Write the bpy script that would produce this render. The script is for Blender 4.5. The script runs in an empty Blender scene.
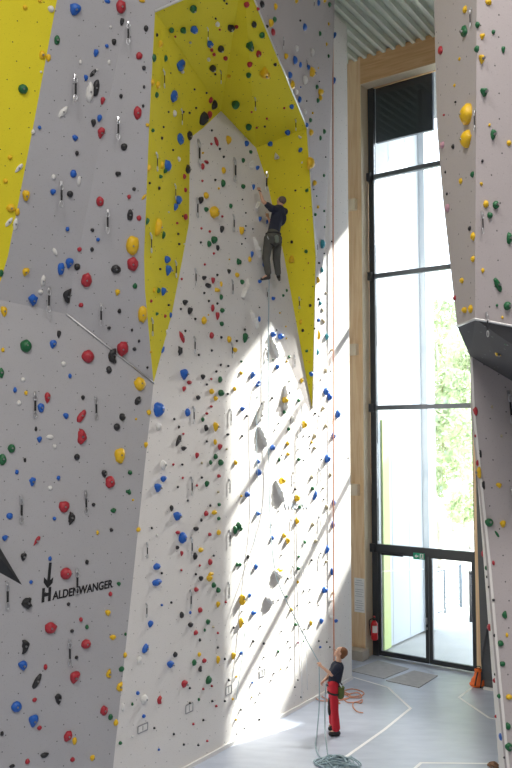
import bpy, bmesh, math, random
from mathutils import Vector, Matrix, noise
from mathutils.bvhtree import BVHTree
PI = math.pi
SC = bpy.context.scene
COL = SC.collection
DEP = bpy.context.evaluated_depsgraph_get

# ------------------------------------------------------------------ camera
FL = 800.0
CAM = Vector((0, 0, 5.7))
PITCH = math.atan(54 / FL)
cf = Vector((0, math.cos(PITCH), math.sin(PITCH)))
cu = Vector((0, -math.sin(PITCH), math.cos(PITCH)))
cr = Vector((1, 0, 0))
cd = bpy.data.cameras.new('camera')
cd.sensor_fit = 'VERTICAL'; cd.sensor_height = 24; cd.lens = 24 * FL / 768
cd.clip_end = 300; cd.clip_start = .05
cam = bpy.data.objects.new('camera', cd); COL.objects.link(cam)
cam.location = CAM; cam.rotation_euler = (PI / 2 + PITCH, 0, 0)
SC.camera = cam

def ray(px, py):
    return (cf * FL + cr * (px - 256) + cu * (384 - py)).normalized()
def onplane(px, py, p0, n, off=0.0):
    d = ray(px, py)
    return CAM + d * ((p0 + n * off - CAM).dot(n) / d.dot(n))
Zv = Vector((0, 0, 1))
def FP(px, py, z=0.0):                      # point of the floor seen at a pixel
    return onplane(px, py, Vector((0, 0, z)), Zv)
def DP(px, py, y):                          # point at depth y
    d = ray(px, py); return CAM + d * (y / d.y)

# main (tall white) wall plane, window plane
A0, B0 = FP(352, 679), FP(189, 768)
mt = (B0 - A0).normalized()                  # along the wall towards the camera
mn = mt.cross(Zv); mn = mn if mn.x > 0 else -mn
def M(px, py, off=0.0): return onplane(px, py, A0, mn, off)
def MS(s, z, off=0.0): return Vector((A0.x, A0.y, 0)) + mt * s + mn * off + Zv * z
wA, wB = FP(374, 654.5), FP(476, 672.5)
wt = (wB - wA).normalized()
wn = Zv.cross(wt); wn = wn if wn.y < 0 else -wn     # towards the room
def W(px, py, off=0.0): return onplane(px, py, wA, wn, off)
def WS(s, z, off=0.0): return Vector((wA.x, wA.y, 0)) + wt * s + wn * off + Zv * z
def ws(px, off=0.0): return (W(px, 438, off) - wA).dot(wt)

# ------------------------------------------------------------------ materials
MATS = {}
def nt(name):
    m = bpy.data.materials.new(name); m.use_nodes = True
    return m, m.node_tree.nodes, m.node_tree.links, m.node_tree.nodes['Principled BSDF']
def mat(name, col, rough=.6, metal=0, var=.0, scale=8, bump=0, spec=.5):
    if name in MATS: return MATS[name]
    m, N, L, b = nt(name)
    b.inputs['Base Color'].default_value = (*col, 1)
    b.inputs['Roughness'].default_value = rough
    b.inputs['Metallic'].default_value = metal
    b.inputs['Specular IOR Level'].default_value = spec
    if var or bump:
        tc = N.new('ShaderNodeTexCoord'); no = N.new('ShaderNodeTexNoise')
        no.inputs['Scale'].default_value = scale; no.inputs['Detail'].default_value = 4
        L.new(tc.outputs['Object'], no.inputs['Vector'])
        if var:
            mx = N.new('ShaderNodeMixRGB')
            mx.inputs[1].default_value = (*[c * (1 - var) for c in col], 1)
            mx.inputs[2].default_value = (*[min(1, c * (1 + var)) for c in col], 1)
            L.new(no.outputs['Fac'], mx.inputs[0]); L.new(mx.outputs[0], b.inputs['Base Color'])
        if bump:
            bp = N.new('ShaderNodeBump'); bp.inputs['Strength'].default_value = bump
            bp.inputs['Distance'].default_value = .02
            L.new(no.outputs['Fac'], bp.inputs['Height']); L.new(bp.outputs[0], b.inputs['Normal'])
    MATS[name] = m
    return m

def wallmat(name, col, dot=(.12, .12, .12), dens=3.6, rad=.033, blotch=.06, rough=.75, spec=.3):
    """painted plywood climbing panel: speckled paint, drilled insert holes, chalky wear"""
    m, N, L, b = nt(name)
    uv = N.new('ShaderNodeUVMap')
    def noi(s, d=3):
        n = N.new('ShaderNodeTexNoise'); n.inputs['Scale'].default_value = s
        n.inputs['Detail'].default_value = d; L.new(uv.outputs[0], n.inputs['Vector']); return n
    big = noi(.8, 4); fine = noi(60, 2)
    c1 = N.new('ShaderNodeMixRGB'); c1.inputs[1].default_value = (*[x * (1 - blotch) for x in col], 1)
    c1.inputs[2].default_value = (*[min(1, x * (1 + blotch)) for x in col], 1)
    L.new(big.outputs['Fac'], c1.inputs[0])
    c2 = N.new('ShaderNodeMixRGB'); c2.blend_type = 'MULTIPLY'; c2.inputs[0].default_value = .12
    L.new(c1.outputs[0], c2.inputs[1]); L.new(fine.outputs['Fac'], c2.inputs[2])
    vo = N.new('ShaderNodeTexVoronoi'); vo.voronoi_dimensions = '2D'; vo.inputs['Scale'].default_value = dens
    vo.inputs['Randomness'].default_value = .55; L.new(uv.outputs[0], vo.inputs['Vector'])
    lt = N.new('ShaderNodeMath'); lt.operation = 'LESS_THAN'; lt.inputs[1].default_value = rad
    L.new(vo.outputs['Distance'], lt.inputs[0])
    c3 = N.new('ShaderNodeMixRGB'); L.new(lt.outputs[0], c3.inputs[0])
    L.new(c2.outputs[0], c3.inputs[1]); c3.inputs[2].default_value = (*dot, 1)
    # little scuffs
    vo2 = N.new('ShaderNodeTexVoronoi'); vo2.voronoi_dimensions = '2D'; vo2.inputs['Scale'].default_value = 9
    L.new(uv.outputs[0], vo2.inputs['Vector'])
    l2 = N.new('ShaderNodeMath'); l2.operation = 'LESS_THAN'; l2.inputs[1].default_value = .05
    L.new(vo2.outputs['Distance'], l2.inputs[0])
    l3 = N.new('ShaderNodeMath'); l3.operation = 'MULTIPLY'; l3.inputs[1].default_value = .35
    L.new(l2.outputs[0], l3.inputs[0])
    c4 = N.new('ShaderNodeMixRGB'); L.new(l3.outputs[0], c4.inputs[0])
    L.new(c3.outputs[0], c4.inputs[1]); c4.inputs[2].default_value = (*[x * .45 for x in col], 1)
    L.new(c4.outputs[0], b.inputs['Base Color'])
    b.inputs['Roughness'].default_value = rough; b.inputs['Specular IOR Level'].default_value = spec
    bp = N.new('ShaderNodeBump'); bp.inputs['Strength'].default_value = .25; bp.inputs['Distance'].default_value = .004
    L.new(fine.outputs['Fac'], bp.inputs['Height']); L.new(bp.outputs[0], b.inputs['Normal'])
    return m

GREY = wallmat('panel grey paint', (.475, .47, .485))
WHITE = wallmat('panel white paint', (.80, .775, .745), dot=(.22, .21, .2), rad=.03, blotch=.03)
YEL = wallmat('panel yellow paint', (.84, .72, .03), dot=(.12, .11, .02), blotch=.05)
RGREY = wallmat('panel mauve grey paint', (.53, .485, .485))
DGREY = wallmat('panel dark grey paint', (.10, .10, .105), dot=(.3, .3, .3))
PLAIN = mat('plain white board', (.80, .79, .77), .7, var=.02, scale=3)
ALU = mat('aluminium edge', (.75, .75, .74), .35, metal=.6)
EDGE = mat('white edge board', (.78, .76, .73), .6, var=.04, scale=6)

def wood(name, c1, c2, scale=6, sc=(8, 8, .5)):
    m, N, L, b = nt(name)
    tc = N.new('ShaderNodeTexCoord'); mp = N.new('ShaderNodeMapping')
    L.new(tc.outputs['Object'], mp.inputs[0]); mp.inputs['Scale'].default_value = sc
    no = N.new('ShaderNodeTexNoise'); no.inputs['Scale'].default_value = scale
    no.inputs['Detail'].default_value = 6; no.inputs['Distortion'].default_value = 1.5
    L.new(mp.outputs[0], no.inputs['Vector'])
    cr_ = N.new('ShaderNodeValToRGB'); cr_.color_ramp.elements[0].color = (*c1, 1); cr_.color_ramp.elements[1].color = (*c2, 1)
    cr_.color_ramp.elements[0].position = .35; cr_.color_ramp.elements[1].position = .65
    L.new(no.outputs['Fac'], cr_.inputs[0]); L.new(cr_.outputs[0], b.inputs['Base Color'])
    b.inputs['Roughness'].default_value = .55
    return m
WOOD = wood('laminated spruce', (.78, .53, .29), (.90, .68, .42), 1.2)
WOODB = wood('laminated spruce beam', (.66, .38, .17), (.78, .50, .25), 1.2, (.6, .6, 9))

def glass():
    m = bpy.data.materials.new('window glass'); m.use_nodes = True
    N, L = m.node_tree.nodes, m.node_tree.links; N.clear()
    o = N.new('ShaderNodeOutputMaterial'); mx = N.new('ShaderNodeMixShader')
    t = N.new('ShaderNodeBsdfTransparent'); t.inputs[0].default_value = (.93, .96, .97, 1)
    g = N.new('ShaderNodeBsdfGlossy'); g.inputs['Roughness'].default_value = .02
    f = N.new('ShaderNodeFresnel'); f.inputs[0].default_value = 1.45
    L.new(f.outputs[0], mx.inputs[0]); L.new(t.outputs[0], mx.inputs[1]); L.new(g.outputs[0], mx.inputs[2])
    L.new(mx.outputs[0], o.inputs[0]); return m
GLASS = glass()
FRAME = mat('dark window frame', (.035, .04, .045), .4, spec=.5)
STEEL = mat('brushed steel', (.6, .62, .64), .3, metal=1)
DMETAL = mat('dark metal', (.05, .05, .055), .35, metal=.7)

# ------------------------------------------------------------------ object helpers
def link(name, me, m=None, parent=None):
    o = bpy.data.objects.new(name, me); COL.objects.link(o)
    if m is not None and hasattr(me, 'materials') and not me.materials: me.materials.append(m)
    if parent is not None: o.parent = parent
    return o
def tag(o, label=None, cat=None, group=None, kind=None):
    for k, v in (('label', label), ('category', cat), ('group', group), ('kind', kind)):
        if v: o[k] = v
    return o
def empty(name, loc=(0, 0, 0), label=None, cat=None, group=None):
    o = bpy.data.objects.new(name, None); COL.objects.link(o); o.location = loc
    return tag(o, label, cat, group)
def bm2me(name, bm, smooth=False):
    bmesh.ops.recalc_face_normals(bm, faces=bm.faces)
    me = bpy.data.meshes.new(name); bm.to_mesh(me); bm.free()
    if smooth: me.polygons.foreach_set('use_smooth', [True] * len(me.polygons))
    return me
def b_box(bm, c, ax, ay, az, sx, sy, sz, bev=0):
    """box centre c, unit axes, half sizes"""
    vs = [bm.verts.new(c + ax * (sx * i) + ay * (sy * j) + az * (sz * k)) for i in (-1, 1) for j in (-1, 1) for k in (-1, 1)]
    fs = [(0, 1, 3, 2), (4, 6, 7, 5), (0, 4, 5, 1), (2, 3, 7, 6), (0, 2, 6, 4), (1, 5, 7, 3)]
    F = [bm.faces.new([vs[i] for i in f]) for f in fs]
    if bev:
        es = list({e for f in F for e in f.edges})
        bmesh.ops.bevel(bm, geom=es, offset=bev, segments=2, affect='EDGES', profile=.5)
def box(name, c, axes, half, m, parent=None, bev=0):
    bm = bmesh.new(); b_box(bm, Vector(c), *axes, *half, bev=bev)
    return link(name, bm2me(name, bm), m, parent)
def b_tube(bm, pts, r, seg=8, closed=False, cap=True):
    pts = [Vector(p) for p in pts]; n = len(pts)
    rr = r if isinstance(r, (list, tuple)) else [r] * n
    rings = []; prev = None
    for i, p in enumerate(pts):
        a = pts[(i - 1) % n] if (i or closed) else p
        b = pts[(i + 1) % n] if (i < n - 1 or closed) else p
        t = (b - a).normalized() if (b - a).length > 1e-9 else Zv
        if prev is None:
            u = t.orthogonal().normalized()
        else:
            u = (prev - t * prev.dot(t)); u = u.normalized() if u.length > 1e-6 else t.orthogonal().normalized()
        prev = u; v = t.cross(u)
        rings.append([bm.verts.new(p + (u * math.cos(2 * PI * k / seg) + v * math.sin(2 * PI * k / seg)) * rr[i]) for k in range(seg)])
    m_ = n if closed else n - 1
    for i in range(m_):
        a, b = rings[i], rings[(i + 1) % n]
        for k in range(seg): bm.faces.new((a[k], a[(k + 1) % seg], b[(k + 1) % seg], b[k]))
    if cap and not closed:
        bm.faces.new(rings[0][::-1]); bm.faces.new(rings[-1])
def tube(name, pts, r, m, parent=None, seg=8, closed=False):
    bm = bmesh.new(); b_tube(bm, pts, r, seg, closed)
    return link(name, bm2me(name, bm, True), m, parent)
def smooth_path(P, n=6):
    P = [Vector(p) for p in P]; out = []
    for i in range(len(P) - 1):
        p0, p1, p2, p3 = P[max(i - 1, 0)], P[i], P[i + 1], P[min(i + 2, len(P) - 1)]
        for k in range(n):
            t = k / n
            out.append(.5 * ((2 * p1) + (p2 - p0) * t + (2 * p0 - 5 * p1 + 4 * p2 - p3) * t * t + (3 * p1 - p0 - 3 * p2 + p3) * t ** 3))
    return out + [P[-1]]

WALLS = []          # (object, panel key)
def panel(name, polys, m, key, thick=.04, parent=None, kind='structure', back=None):
    """flat facets as one slab; polys = lists of world points, all facing the camera side; thickness goes away from it"""
    bm = bmesh.new(); uvl = bm.loops.layers.uv.new('UVMap'); cache = {}
    def V(p):
        k = tuple(round(x, 4) for x in p)
        if k not in cache: cache[k] = bm.verts.new(p)
        return cache[k]
    mats = m if isinstance(m, list) else [m]
    front = []
    for poly in polys:
        mi = 0
        if isinstance(poly, tuple): poly, mi = poly
        f = bm.faces.new([V(p) for p in poly]); f.material_index = mi; front.append(f)
    bm.normal_update()
    for f in front:
        if f.normal.dot(CAM - f.calc_center_median()) < 0: f.normal_flip()
    bm.normal_update()
    for f in front:
        n = f.normal; u = Zv.cross(n)
        u = u.normalized() if u.length > .05 else Vector((1, 0, 0)); v = n.cross(u)
        for l in f.loops: l[uvl].uv = (l.vert.co.dot(u), l.vert.co.dot(v))
    if thick:
        vn = {}
        for f in front:
            for v in f.verts: vn.setdefault(v, Vector()); vn[v] += f.normal
        nv = {v: bm.verts.new(v.co - n.normalized() * thick) for v, n in vn.items()}
        edges = {}
        for f in front:
            vs = [v for v in f.verts]
            g = bm.faces.new([nv[v] for v in reversed(vs)]); g.material_index = f.material_index
            for i in range(len(vs)):
                a, b = vs[i], vs[(i + 1) % len(vs)]
                edges.setdefault(frozenset((a, b)), []).append((a, b, f.material_index))
        for k, l in edges.items():
            if len(l) == 1:
                a, b, mi = l[0]
                g = bm.faces.new((b, a, nv[a], nv[b])); g.material_index = mi
    me = bpy.data.meshes.new(name); bm.to_mesh(me); bm.free()
    for x in mats: me.materials.append(x)
    o = link(name, me, None, parent)
    if kind and parent is None: o['kind'] = kind
    if key: WALLS.append((o, key))
    return o

# ------------------------------------------------------------------ the climbing walls
CEIL = 16.0
Bb, T = M(113, 768), M(153.5, 383)
Bf = Bb + (Bb - T) * (Bb.z / (T.z - Bb.z))
Lc = DP(0, 384, 11.9)
ln = (T - Bb).cross(Lc - Bb).normalized()
if ln.dot(CAM - Bb) < 0: ln = -ln
def moff(p): return (p - A0).dot(mn)
def LL(px, py, off=0.0): return onplane(px, py, Bb, ln, off)
TOP = -250
A = M(155, 11, 1.25)
C = LL(66, 314)
un = (T - C).cross(A - C).normalized()
def UR(px, py): return onplane(px, py, C, un)
L3, L2, L1 = UR(149, 128), UR(144, 256), UR(145, 291)
print('moffs', [round(moff(p), 2) for p in (L3, L2, L1)])
Ap = UR(243, -28); print('Ap', moff(Ap))
V1, V2, V3 = UR(85, 256), UR(101, 140), UR(118, TOP)
far0 = LL(0, 300)
lfn = (V2 - C).cross(far0 - C).normalized()
def LF(px, py): return onplane(px, py, C, lfn)
V1, V3 = V2.lerp(C, .63), C + (V2 - C) * 2.1
LX = -190
Y0, Y1, Y2, Y3 = LF(61, -24), LF(57, 0), LF(33, 128), LF(8, 256)
Yt = LF(100, TOP); Ye = C + (far0 - C) * 1.07; farL = C + (far0 - C) * 3.6
def extz(p, q, z=0.0):               # extend the line p->q to height z
    return q + (q - p) * ((z - q.z) / (q.z - p.z))
fb = LL(LX, 1180); fb = farL + (fb - farL) * (farL.z / (farL.z - fb.z))
wl = panel('wall_left', [
    [C, T, Bb, Bf, fb, farL, Ye],
    [C, T, L1, L2, L3, A, Ap, UR(250, TOP), V3, V2],
    [C, V2, V3, Yt, Y1, Y2, Y3, Ye],
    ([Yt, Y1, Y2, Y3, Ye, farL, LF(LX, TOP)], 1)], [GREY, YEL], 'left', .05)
# floor contact for the lower facet
tube('edge_trim', [C + ln * .015, T + ln * .015], .014, ALU, wl, 6)

K, Kb, Kc, K3 = M(190, 138), M(189, 223), M(183, 256), M(172, 313)
J, I1, I2, I3, I4 = M(203, 128), M(221, 111), M(256, 148), M(267, 182), M(284, 256)
T1 = M(312.5, 409, .02); E1 = M(316, 256, .45); E2 = M(307, 128, .9)
G0 = M(335, -5, .45); G1 = M(332, 90, .4); G2 = M(328, 180, .28); G3 = M(321.5, 290, .12); G4 = M(317.5, 335, .05)
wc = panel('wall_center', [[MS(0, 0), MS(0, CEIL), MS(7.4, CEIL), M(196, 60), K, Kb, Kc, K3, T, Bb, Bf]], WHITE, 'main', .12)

ov = empty('arch_overhang', I1, 'large yellow and grey arch-shaped overhang of the climbing wall around the climber', 'climbing overhang')
ov['kind'] = 'structure'
def ovp(name, polys, m, key):
    o = panel(name, polys, m, key, .025, None, None); WALLS[-1] = (o, key)
    o.parent = ov; o.matrix_parent_inverse = Matrix.Translation(-I1)
    return o
ovp('side_panel', [[A, L3, K], [L3, Kb, K], [L3, L2, Kb], [L2, Kc, Kb], [L2, L1, K3], [L2, K3, Kc], [L1, T, K3]], YEL, 'side')
ovp('roof_panel', [[A, K, J], [A, J, I1], [A, I1, Ap], [Ap, I1, I2], [Ap, I2, E2], [E2, I2, I3], [E2, I3, E1], [E1, I3, I4], [E1, I4, T1]], YEL, 'roof')
ovp('outer_panel', [[UR(250, TOP), Ap, E2, G1, G0, M(336, TOP, .6)], [E2, E1, G3, G2], [E2, G2, G1], [E1, T1, G4, G3]], [RGREY], 'outer')
def trim(name, a, b, r=.012, par=None):
    o = tube(name, [a, b], r, ALU, None, 6)
    p = par or ov; o.parent = p
    if p is ov: o.matrix_parent_inverse = Matrix.Translation(-I1)
trim('edge_trim', A, Ap, .022); trim('edge_trim', Ap, E2, .014); trim('edge_trim', E2, E1, .012); trim('edge_trim', E1, T1, .012)

# right wall ---------------------------------------------------------------
pa, pb, pc = DP(434, 0, 8.9), DP(457, 326, 8.4), DP(475, 319, 7.9)
pn = (pb - pa).cross(pc - pa).normalized()
def PL(px, py): return onplane(px, py, pa, pn)
RE = [PL(*p) for p in ((431, TOP), (434, 0), (437, 128), (443, 200), (457, 326))]
RR = [PL(478, TOP), PL(475, 319)]
qn = (RR[0] - RR[1]).cross(DP(760, 200, 9.2) - RR[1]).normalized()
def PR(px, py): return onplane(px, py, RR[1], qn)
RO = [PR(760, TOP), PR(760, 372)]
H1, H2 = DP(470, 356, 9.8), DP(760, 560, 10.6)
H1b = DP(512, 381, 9.85)
S = [H1, DP(472.5, 411, 9.75), DP(478.5, 470, 9.65), DP(488, 560, 9.5), DP(497.4, 668, 9.3), DP(507, 768, 9.1)]
bot = S[-1] + (S[-1] - S[-2]) * 1.6; bot.z = min(bot.z, 0)
bot = extz(S[-2], S[-1], 0)
polysR = []
polysR = [RE + [RR[1], RR[0]], [RR[0], RO[0], RO[1], RR[1]]]
sn = (S[-1] - H1).cross(H1b - H1).normalized()
def RL(px, py): return onplane(px, py, H1, sn)
S = [H1] + [RL(*p) for p in ((472.5, 411), (478.5, 470), (488, 560), (497.4, 668), (507, 768))]
bot = extz(S[-2], S[-1], 0)
K9 = RL(760, 517); K8 = RL(760, 1100); K8 = K9 + (K8 - K9) * (K9.z / (K9.z - K8.z))
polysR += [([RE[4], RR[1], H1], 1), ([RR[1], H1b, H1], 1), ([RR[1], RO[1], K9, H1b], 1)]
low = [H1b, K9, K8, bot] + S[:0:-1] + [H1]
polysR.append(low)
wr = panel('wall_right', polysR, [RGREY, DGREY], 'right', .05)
# white edge board along the lower wall, receding towards the window
back = [DP(470, 357, 9.85), DP(472, 411, 9.95), DP(476.8, 470, 10.0), DP(483.5, 560, 10.05), DP(491.5, 668, 10.0), DP(499, 768, 9.9)]
backf = extz(back[-2], back[-1], 0)
Sx = S + [bot]; Bx = back + [backf]
sd = panel('edge_board', [[Sx[i], Sx[i + 1], Bx[i + 1], Bx[i]] for i in range(6)], EDGE, 'edge', .03, wr)
for a, b in ((RE[4], RR[1]), (RR[1], RO[1])):
    tube('edge_trim', [a, b], .014, ALU, wr, 6)

# ------------------------------------------------------------------ floor, ceiling, remaining shell
m, N, L, b = nt('blue grey vinyl floor')
tc = N.new('ShaderNodeTexCoord'); no = N.new('ShaderNodeTexNoise'); no.inputs['Scale'].default_value = 1.6; no.inputs['Detail'].default_value = 8
mp = N.new('ShaderNodeMapping'); mp.inputs['Rotation'].default_value = (0, 0, .6); mp.inputs['Scale'].default_value = (1, 3, 1)
L.new(tc.outputs['Object'], mp.inputs[0]); L.new(mp.outputs[0], no.inputs['Vector'])
crm = N.new('ShaderNodeValToRGB'); crm.color_ramp.elements[0].color = (.46, .51, .61, 1); crm.color_ramp.elements[1].color = (.53, .58, .68, 1)
crm.color_ramp.elements[0].position = .35; crm.color_ramp.elements[1].position = .65
L.new(no.outputs['Fac'], crm.inputs[0]); L.new(crm.outputs[0], b.inputs['Base Color'])
b.inputs['Roughness'].default_value = .34; b.inputs['Specular IOR Level'].default_value = .5
FLOORM = m
ax = (Vector((1, 0, 0)), Vector((0, 1, 0)), Zv)
XL, XR, YB = -9.0, 11.0, -7.0
def struct(o): o['kind'] = 'structure'; return o
def poly(name, pts, m, th=.05, up=Zv, parent=None):
    bm = bmesh.new(); a = [bm.verts.new(p) for p in pts]; b_ = [bm.verts.new(Vector(p) - up * th) for p in pts]
    bm.faces.new(a); bm.faces.new(b_[::-1])
    for i in range(len(a)): bm.faces.new((a[i], a[(i + 1) % len(a)], b_[(i + 1) % len(a)], b_[i]))
    return link(name, bm2me(name, bm), m, parent)
wl0 = WS(-14, 0); wr0 = WS(9.5, 0)
struct(poly('floor', [Vector((XL, YB, 0)), Vector((XR + .5, YB, 0)), Vector((XR + .5, WS(9.5, 0).y, 0)), WS(9.5, 0, -.05), WS(-.6, 0, -.05), WS(-14, 0, -.05)], FLOORM, .1))
SHELL = mat('painted plaster', (.55, .54, .53), .8, var=.05, scale=1)
DSHELL = mat('dark hall cladding', (.30, .29, .29), .8, var=.05, scale=1)
def wallseg(name, p, q, z0, z1, m=SHELL, th=.15):
    p = Vector((p[0], p[1], 0)); q = Vector((q[0], q[1], 0)); t = (q - p); Ln = t.length; t.normalize(); n = Zv.cross(t)
    return struct(box(name, (p + q) / 2 + Zv * (z0 + z1) / 2, (t, n, Zv), (Ln / 2, th, (z1 - z0) / 2), m))
wallseg('wall_back', (XL, YB), (XR, YB), 0, CEIL + .3)
wallseg('wall_west', (XL, YB), (XL, 27), 0, CEIL + .3)
wallseg('wall_east', (XR, YB), (XR, WS(9.5, 0).y), 0, CEIL + .3)

# ribbed metal ceiling
def ceiling():
    d = -mt; u = Zv.cross(d); bm = bmesh.new()      # ribs run along the main wall direction
    prof = []; w = .285; x = -16.0
    while x < 16:
        prof += [(x, 0), (x + .09, 0), (x + .105, .15), (x + w - .015, .15)]; x += w
    rows = []
    for t in (-13, 16.5):
        c0 = Vector((0, 9, CEIL)) + d * t
        rows.append([bm.verts.new(c0 + u * px_ + Zv * pz) for px_, pz in prof])
    for i in range(len(prof) - 1):
        bm.faces.new((rows[0][i], rows[0][i + 1], rows[1][i + 1], rows[1][i]))
    # cut at the window wall
    pl = WS(0, 0, -.05)
    bmesh.ops.bisect_plane(bm, geom=bm.verts[:] + bm.edges[:] + bm.faces[:], plane_co=pl, plane_no=-wn, clear_outer=True)
    return link('ceiling', bm2me('ceiling', bm), mat('galvanised ribbed ceiling', (.66, .71, .63), .45, metal=.0, var=.05, scale=3))
struct(ceiling())
struct(poly('ceiling_deck', [Vector((-20, -12, CEIL + .35)), Vector((20, -12, CEIL + .35)), WS(18, CEIL + .35, -.1), WS(-22, CEIL + .35, -.1)], SHELL, .1))

# window wall: opening from s0 to s1
s0, s1 = 0.0, ws(474.5)
ZT = 15.5
OFFW = .43                        # wooden frame stands this far into the room
zt = [(W(372, y)).z for y in (178, 277, 408, 547)]
wallseg('wall_far', WS(-14, 0), WS(s0 - .1, 0), 0, CEIL + .3, SHELL, .1)
wallseg('wall_far', WS(s1 + .05, 0), WS(9.5, 0), 0, CEIL + .3, DSHELL, .1)
wax = (wt, wn, Zv)
def wbox(name, sa, sb, za, zb, oa, ob, m, parent=None, bev=0):
    return box(name, WS((sa + sb) / 2, (za + zb) / 2, (oa + ob) / 2), wax, (abs(sb - sa) / 2, abs(ob - oa) / 2, abs(zb - za) / 2), m, parent, bev)
cs1 = ws(363.5, OFFW)
print('column right edge', cs1, 's1', s1, 'zt', zt)
colz = W(363, 652, OFFW).z
col_ = struct(wbox('pillar_window', cs1 - 1.1, cs1, .0, CEIL + .1, -.05, OFFW, WOOD))
beam_zb = W(372, 81, OFFW).z; beam_zt = W(372, 53, OFFW).z
print('beam z', beam_zb, beam_zt)
beam = struct(wbox('beam_window', cs1, 7.2, beam_zb, beam_zt, -.05, OFFW, WOODB))
struct(wbox('lintel_wall', s0 - .1, s1 + 3.8, ZT + .02, CEIL + .3, -.25, -.05, DSHELL))
post = struct(wbox('pillar_door', s1, s1 + .15, 0, beam_zb, .0, .12, WOOD))
CREAM = mat('pale spruce lining', (.80, .68, .50), .5, var=.04, scale=5)
struct(wbox('trim_window_side', cs1, cs1 + .012, colz * 0 + .0, beam_zb, .07, OFFW, CREAM))
struct(wbox('trim_window_top', cs1 + .012, s1, beam_zb - .012, beam_zb, .07, OFFW, CREAM))
base_ = struct(wbox('plinth_window', cs1 - 1.1, cs1 + .1, .0, .24, OFFW, OFFW + .35, mat('plinth board', (.52, .46, .38), .6, var=.1)))
# short beam stubs at the transoms against the wall
for z in zt[:3]:
    pass

win = empty('window_1', WS((s0 + s1) / 2, zt[3], 0)); win['kind'] = 'structure'
winv = Matrix.Translation(-win.location)
def wpart(o, par=None, inv=None):
    o.parent = par or win; o.matrix_parent_inverse = inv if inv is not None else (winv if par is None else Matrix())
    return o
fr = .16
wpart(wbox('window_jamb', s0, s0 + fr, 0, ZT, -.06, .06, FRAME))
wpart(wbox('window_jamb', s1 - .04, s1, 0, ZT, -.06, .06, FRAME))
wpart(wbox('window_head', s0 + fr, s1 - .04, ZT - .06, ZT, -.06, .06, FRAME))
TRM = mat('grey transom', (.16, .18, .2), .35, metal=.4)
for i, z in enumerate(zt):
    h = .06 if i < 3 else .10
    wpart(wbox('transom', s0 + fr, s1 - .04, z - h, z + h, -.05, .07, TRM if i < 3 else FRAME))
    wpart(wbox('clamp_bracket', s0 - .05, s0 + .12, z - .11, z + .11, .06, .16, FRAME, bev=.01))
lv = [ZT - .06] + zt
for i in range(4):
    wpart(wbox('window_pane', s0 + fr, s1 - .04, lv[i + 1] + .05, lv[i] - .05, -.012, .012, GLASS))
# two glazed doors
sm = ws(427)
ztd = zt[3] - .10
for k, (a, b_) in enumerate(((s0 + fr, sm - .01), (sm + .01, s1 - .04))):
    d = empty('door_%d' % (k + 1), WS((a + b_) / 2, 0, 0)); d['kind'] = 'structure'
    inv = Matrix.Translation(-d.location)
    bm = bmesh.new(); fw = .085
    for sa, sb, za, zb in ((a, a + fw, .02, ztd), (b_ - fw, b_, .02, ztd), (a + fw, b_ - fw, .02, .14), (a + fw, b_ - fw, ztd - .05, ztd)):
        b_box(bm, WS((sa + sb) / 2, (za + zb) / 2, 0), wt, wn, Zv, (sb - sa) / 2, .04, (zb - za) / 2)
    wpart(link('door_frame', bm2me('door_frame', bm), FRAME), d, inv)
    wpart(wbox('door_pane', a + fw, b_ - fw, .14, ztd - .05, -.012, .012, GLASS), d, inv)
    hs = (b_ - .04) if k == 0 else (a + .04)
    if k == 0:
        h = wpart(wbox('door_handle', hs - .012, hs + .012, 1.0, 1.16, .04, .09, STEEL, bev=.005), d, inv)
        wpart(wbox('door_lock', hs - .014, hs + .014, .86, .92, .04, .06, STEEL, bev=.004), d, inv)
        wpart(wbox('door_closer', a + .12, a + .75, ztd - .07, ztd - .01, .04, .1, DMETAL, bev=.01), d, inv)

# wood stubs between wall and pillar
for y in (205, 350, 490):
    z = W(358, y, OFFW).z
    struct(wbox('beam_stub', cs1 - .62, cs1 - .12, z - .14, z + .16, OFFW, OFFW + .14, CREAM))
# white skirting
struct(box('baseboard_center', MS(4.4, .035, .02), (mt, mn, Zv), (4.4, .02, .035), EDGE))
# dark flank beside the door
fp, fq = FP(482.5, 688), FP(512, 693)
fl = panel('wall_flank', [[DP(474.5, 330, 19.2), DP(475.6, 470, 18.9), DP(478, 560, 18.7), DP(481, 660, 18.55), fp, fq, DP(540, 330, 18.5)]], mat('dark flank board', (.10, .105, .11), .6, var=.05), 'flank', .06)
ft = (fq - fp).normalized()
struct(box('trim_flank', (fp + fq) / 2 + Zv * .03 + Vector((0, -.1, 0)), (ft, Zv.cross(ft), Zv), ((fq - fp).length / 2, .02, .03), EDGE))

# floor marking lines
LINE = mat('white line paint', (.93, .93, .93), .5)
def strip(name, pts, w, m, z=.004, parent=None):
    bm = bmesh.new(); P = [FP(*p) for p in pts]
    n = len(P); lo, hi = [], []
    for i, p in enumerate(P):
        d1 = (P[i] - P[i - 1]).normalized() if i else (P[1] - P[0]).normalized()
        d2 = (P[i + 1] - P[i]).normalized() if i < n - 1 else d1
        t = (d1 + d2).normalized(); s_ = Zv.cross(t); k = w / 2 / max(.3, abs(s_.dot(Zv.cross(d1))))
        lo.append(bm.verts.new(p + s_ * k + Zv * z)); hi.append(bm.verts.new(p - s_ * k + Zv * z))
    for i in range(n - 1): bm.faces.new((lo[i], lo[i + 1], hi[i + 1], hi[i]))
    o = link(name, bm2me(name, bm), m, parent); o['kind'] = 'structure'; return o
strip('floor_line', [(352, 677), (388, 687.5), (410.5, 708.5), (384, 730), (343, 759)], .06, LINE)
strip('floor_line', [(475, 685.5), (459, 697.5), (489, 718), (510, 722)], .06, LINE)
strip('floor_line', [(411, 772), (421, 763), (520, 764)], .055, LINE)

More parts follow.
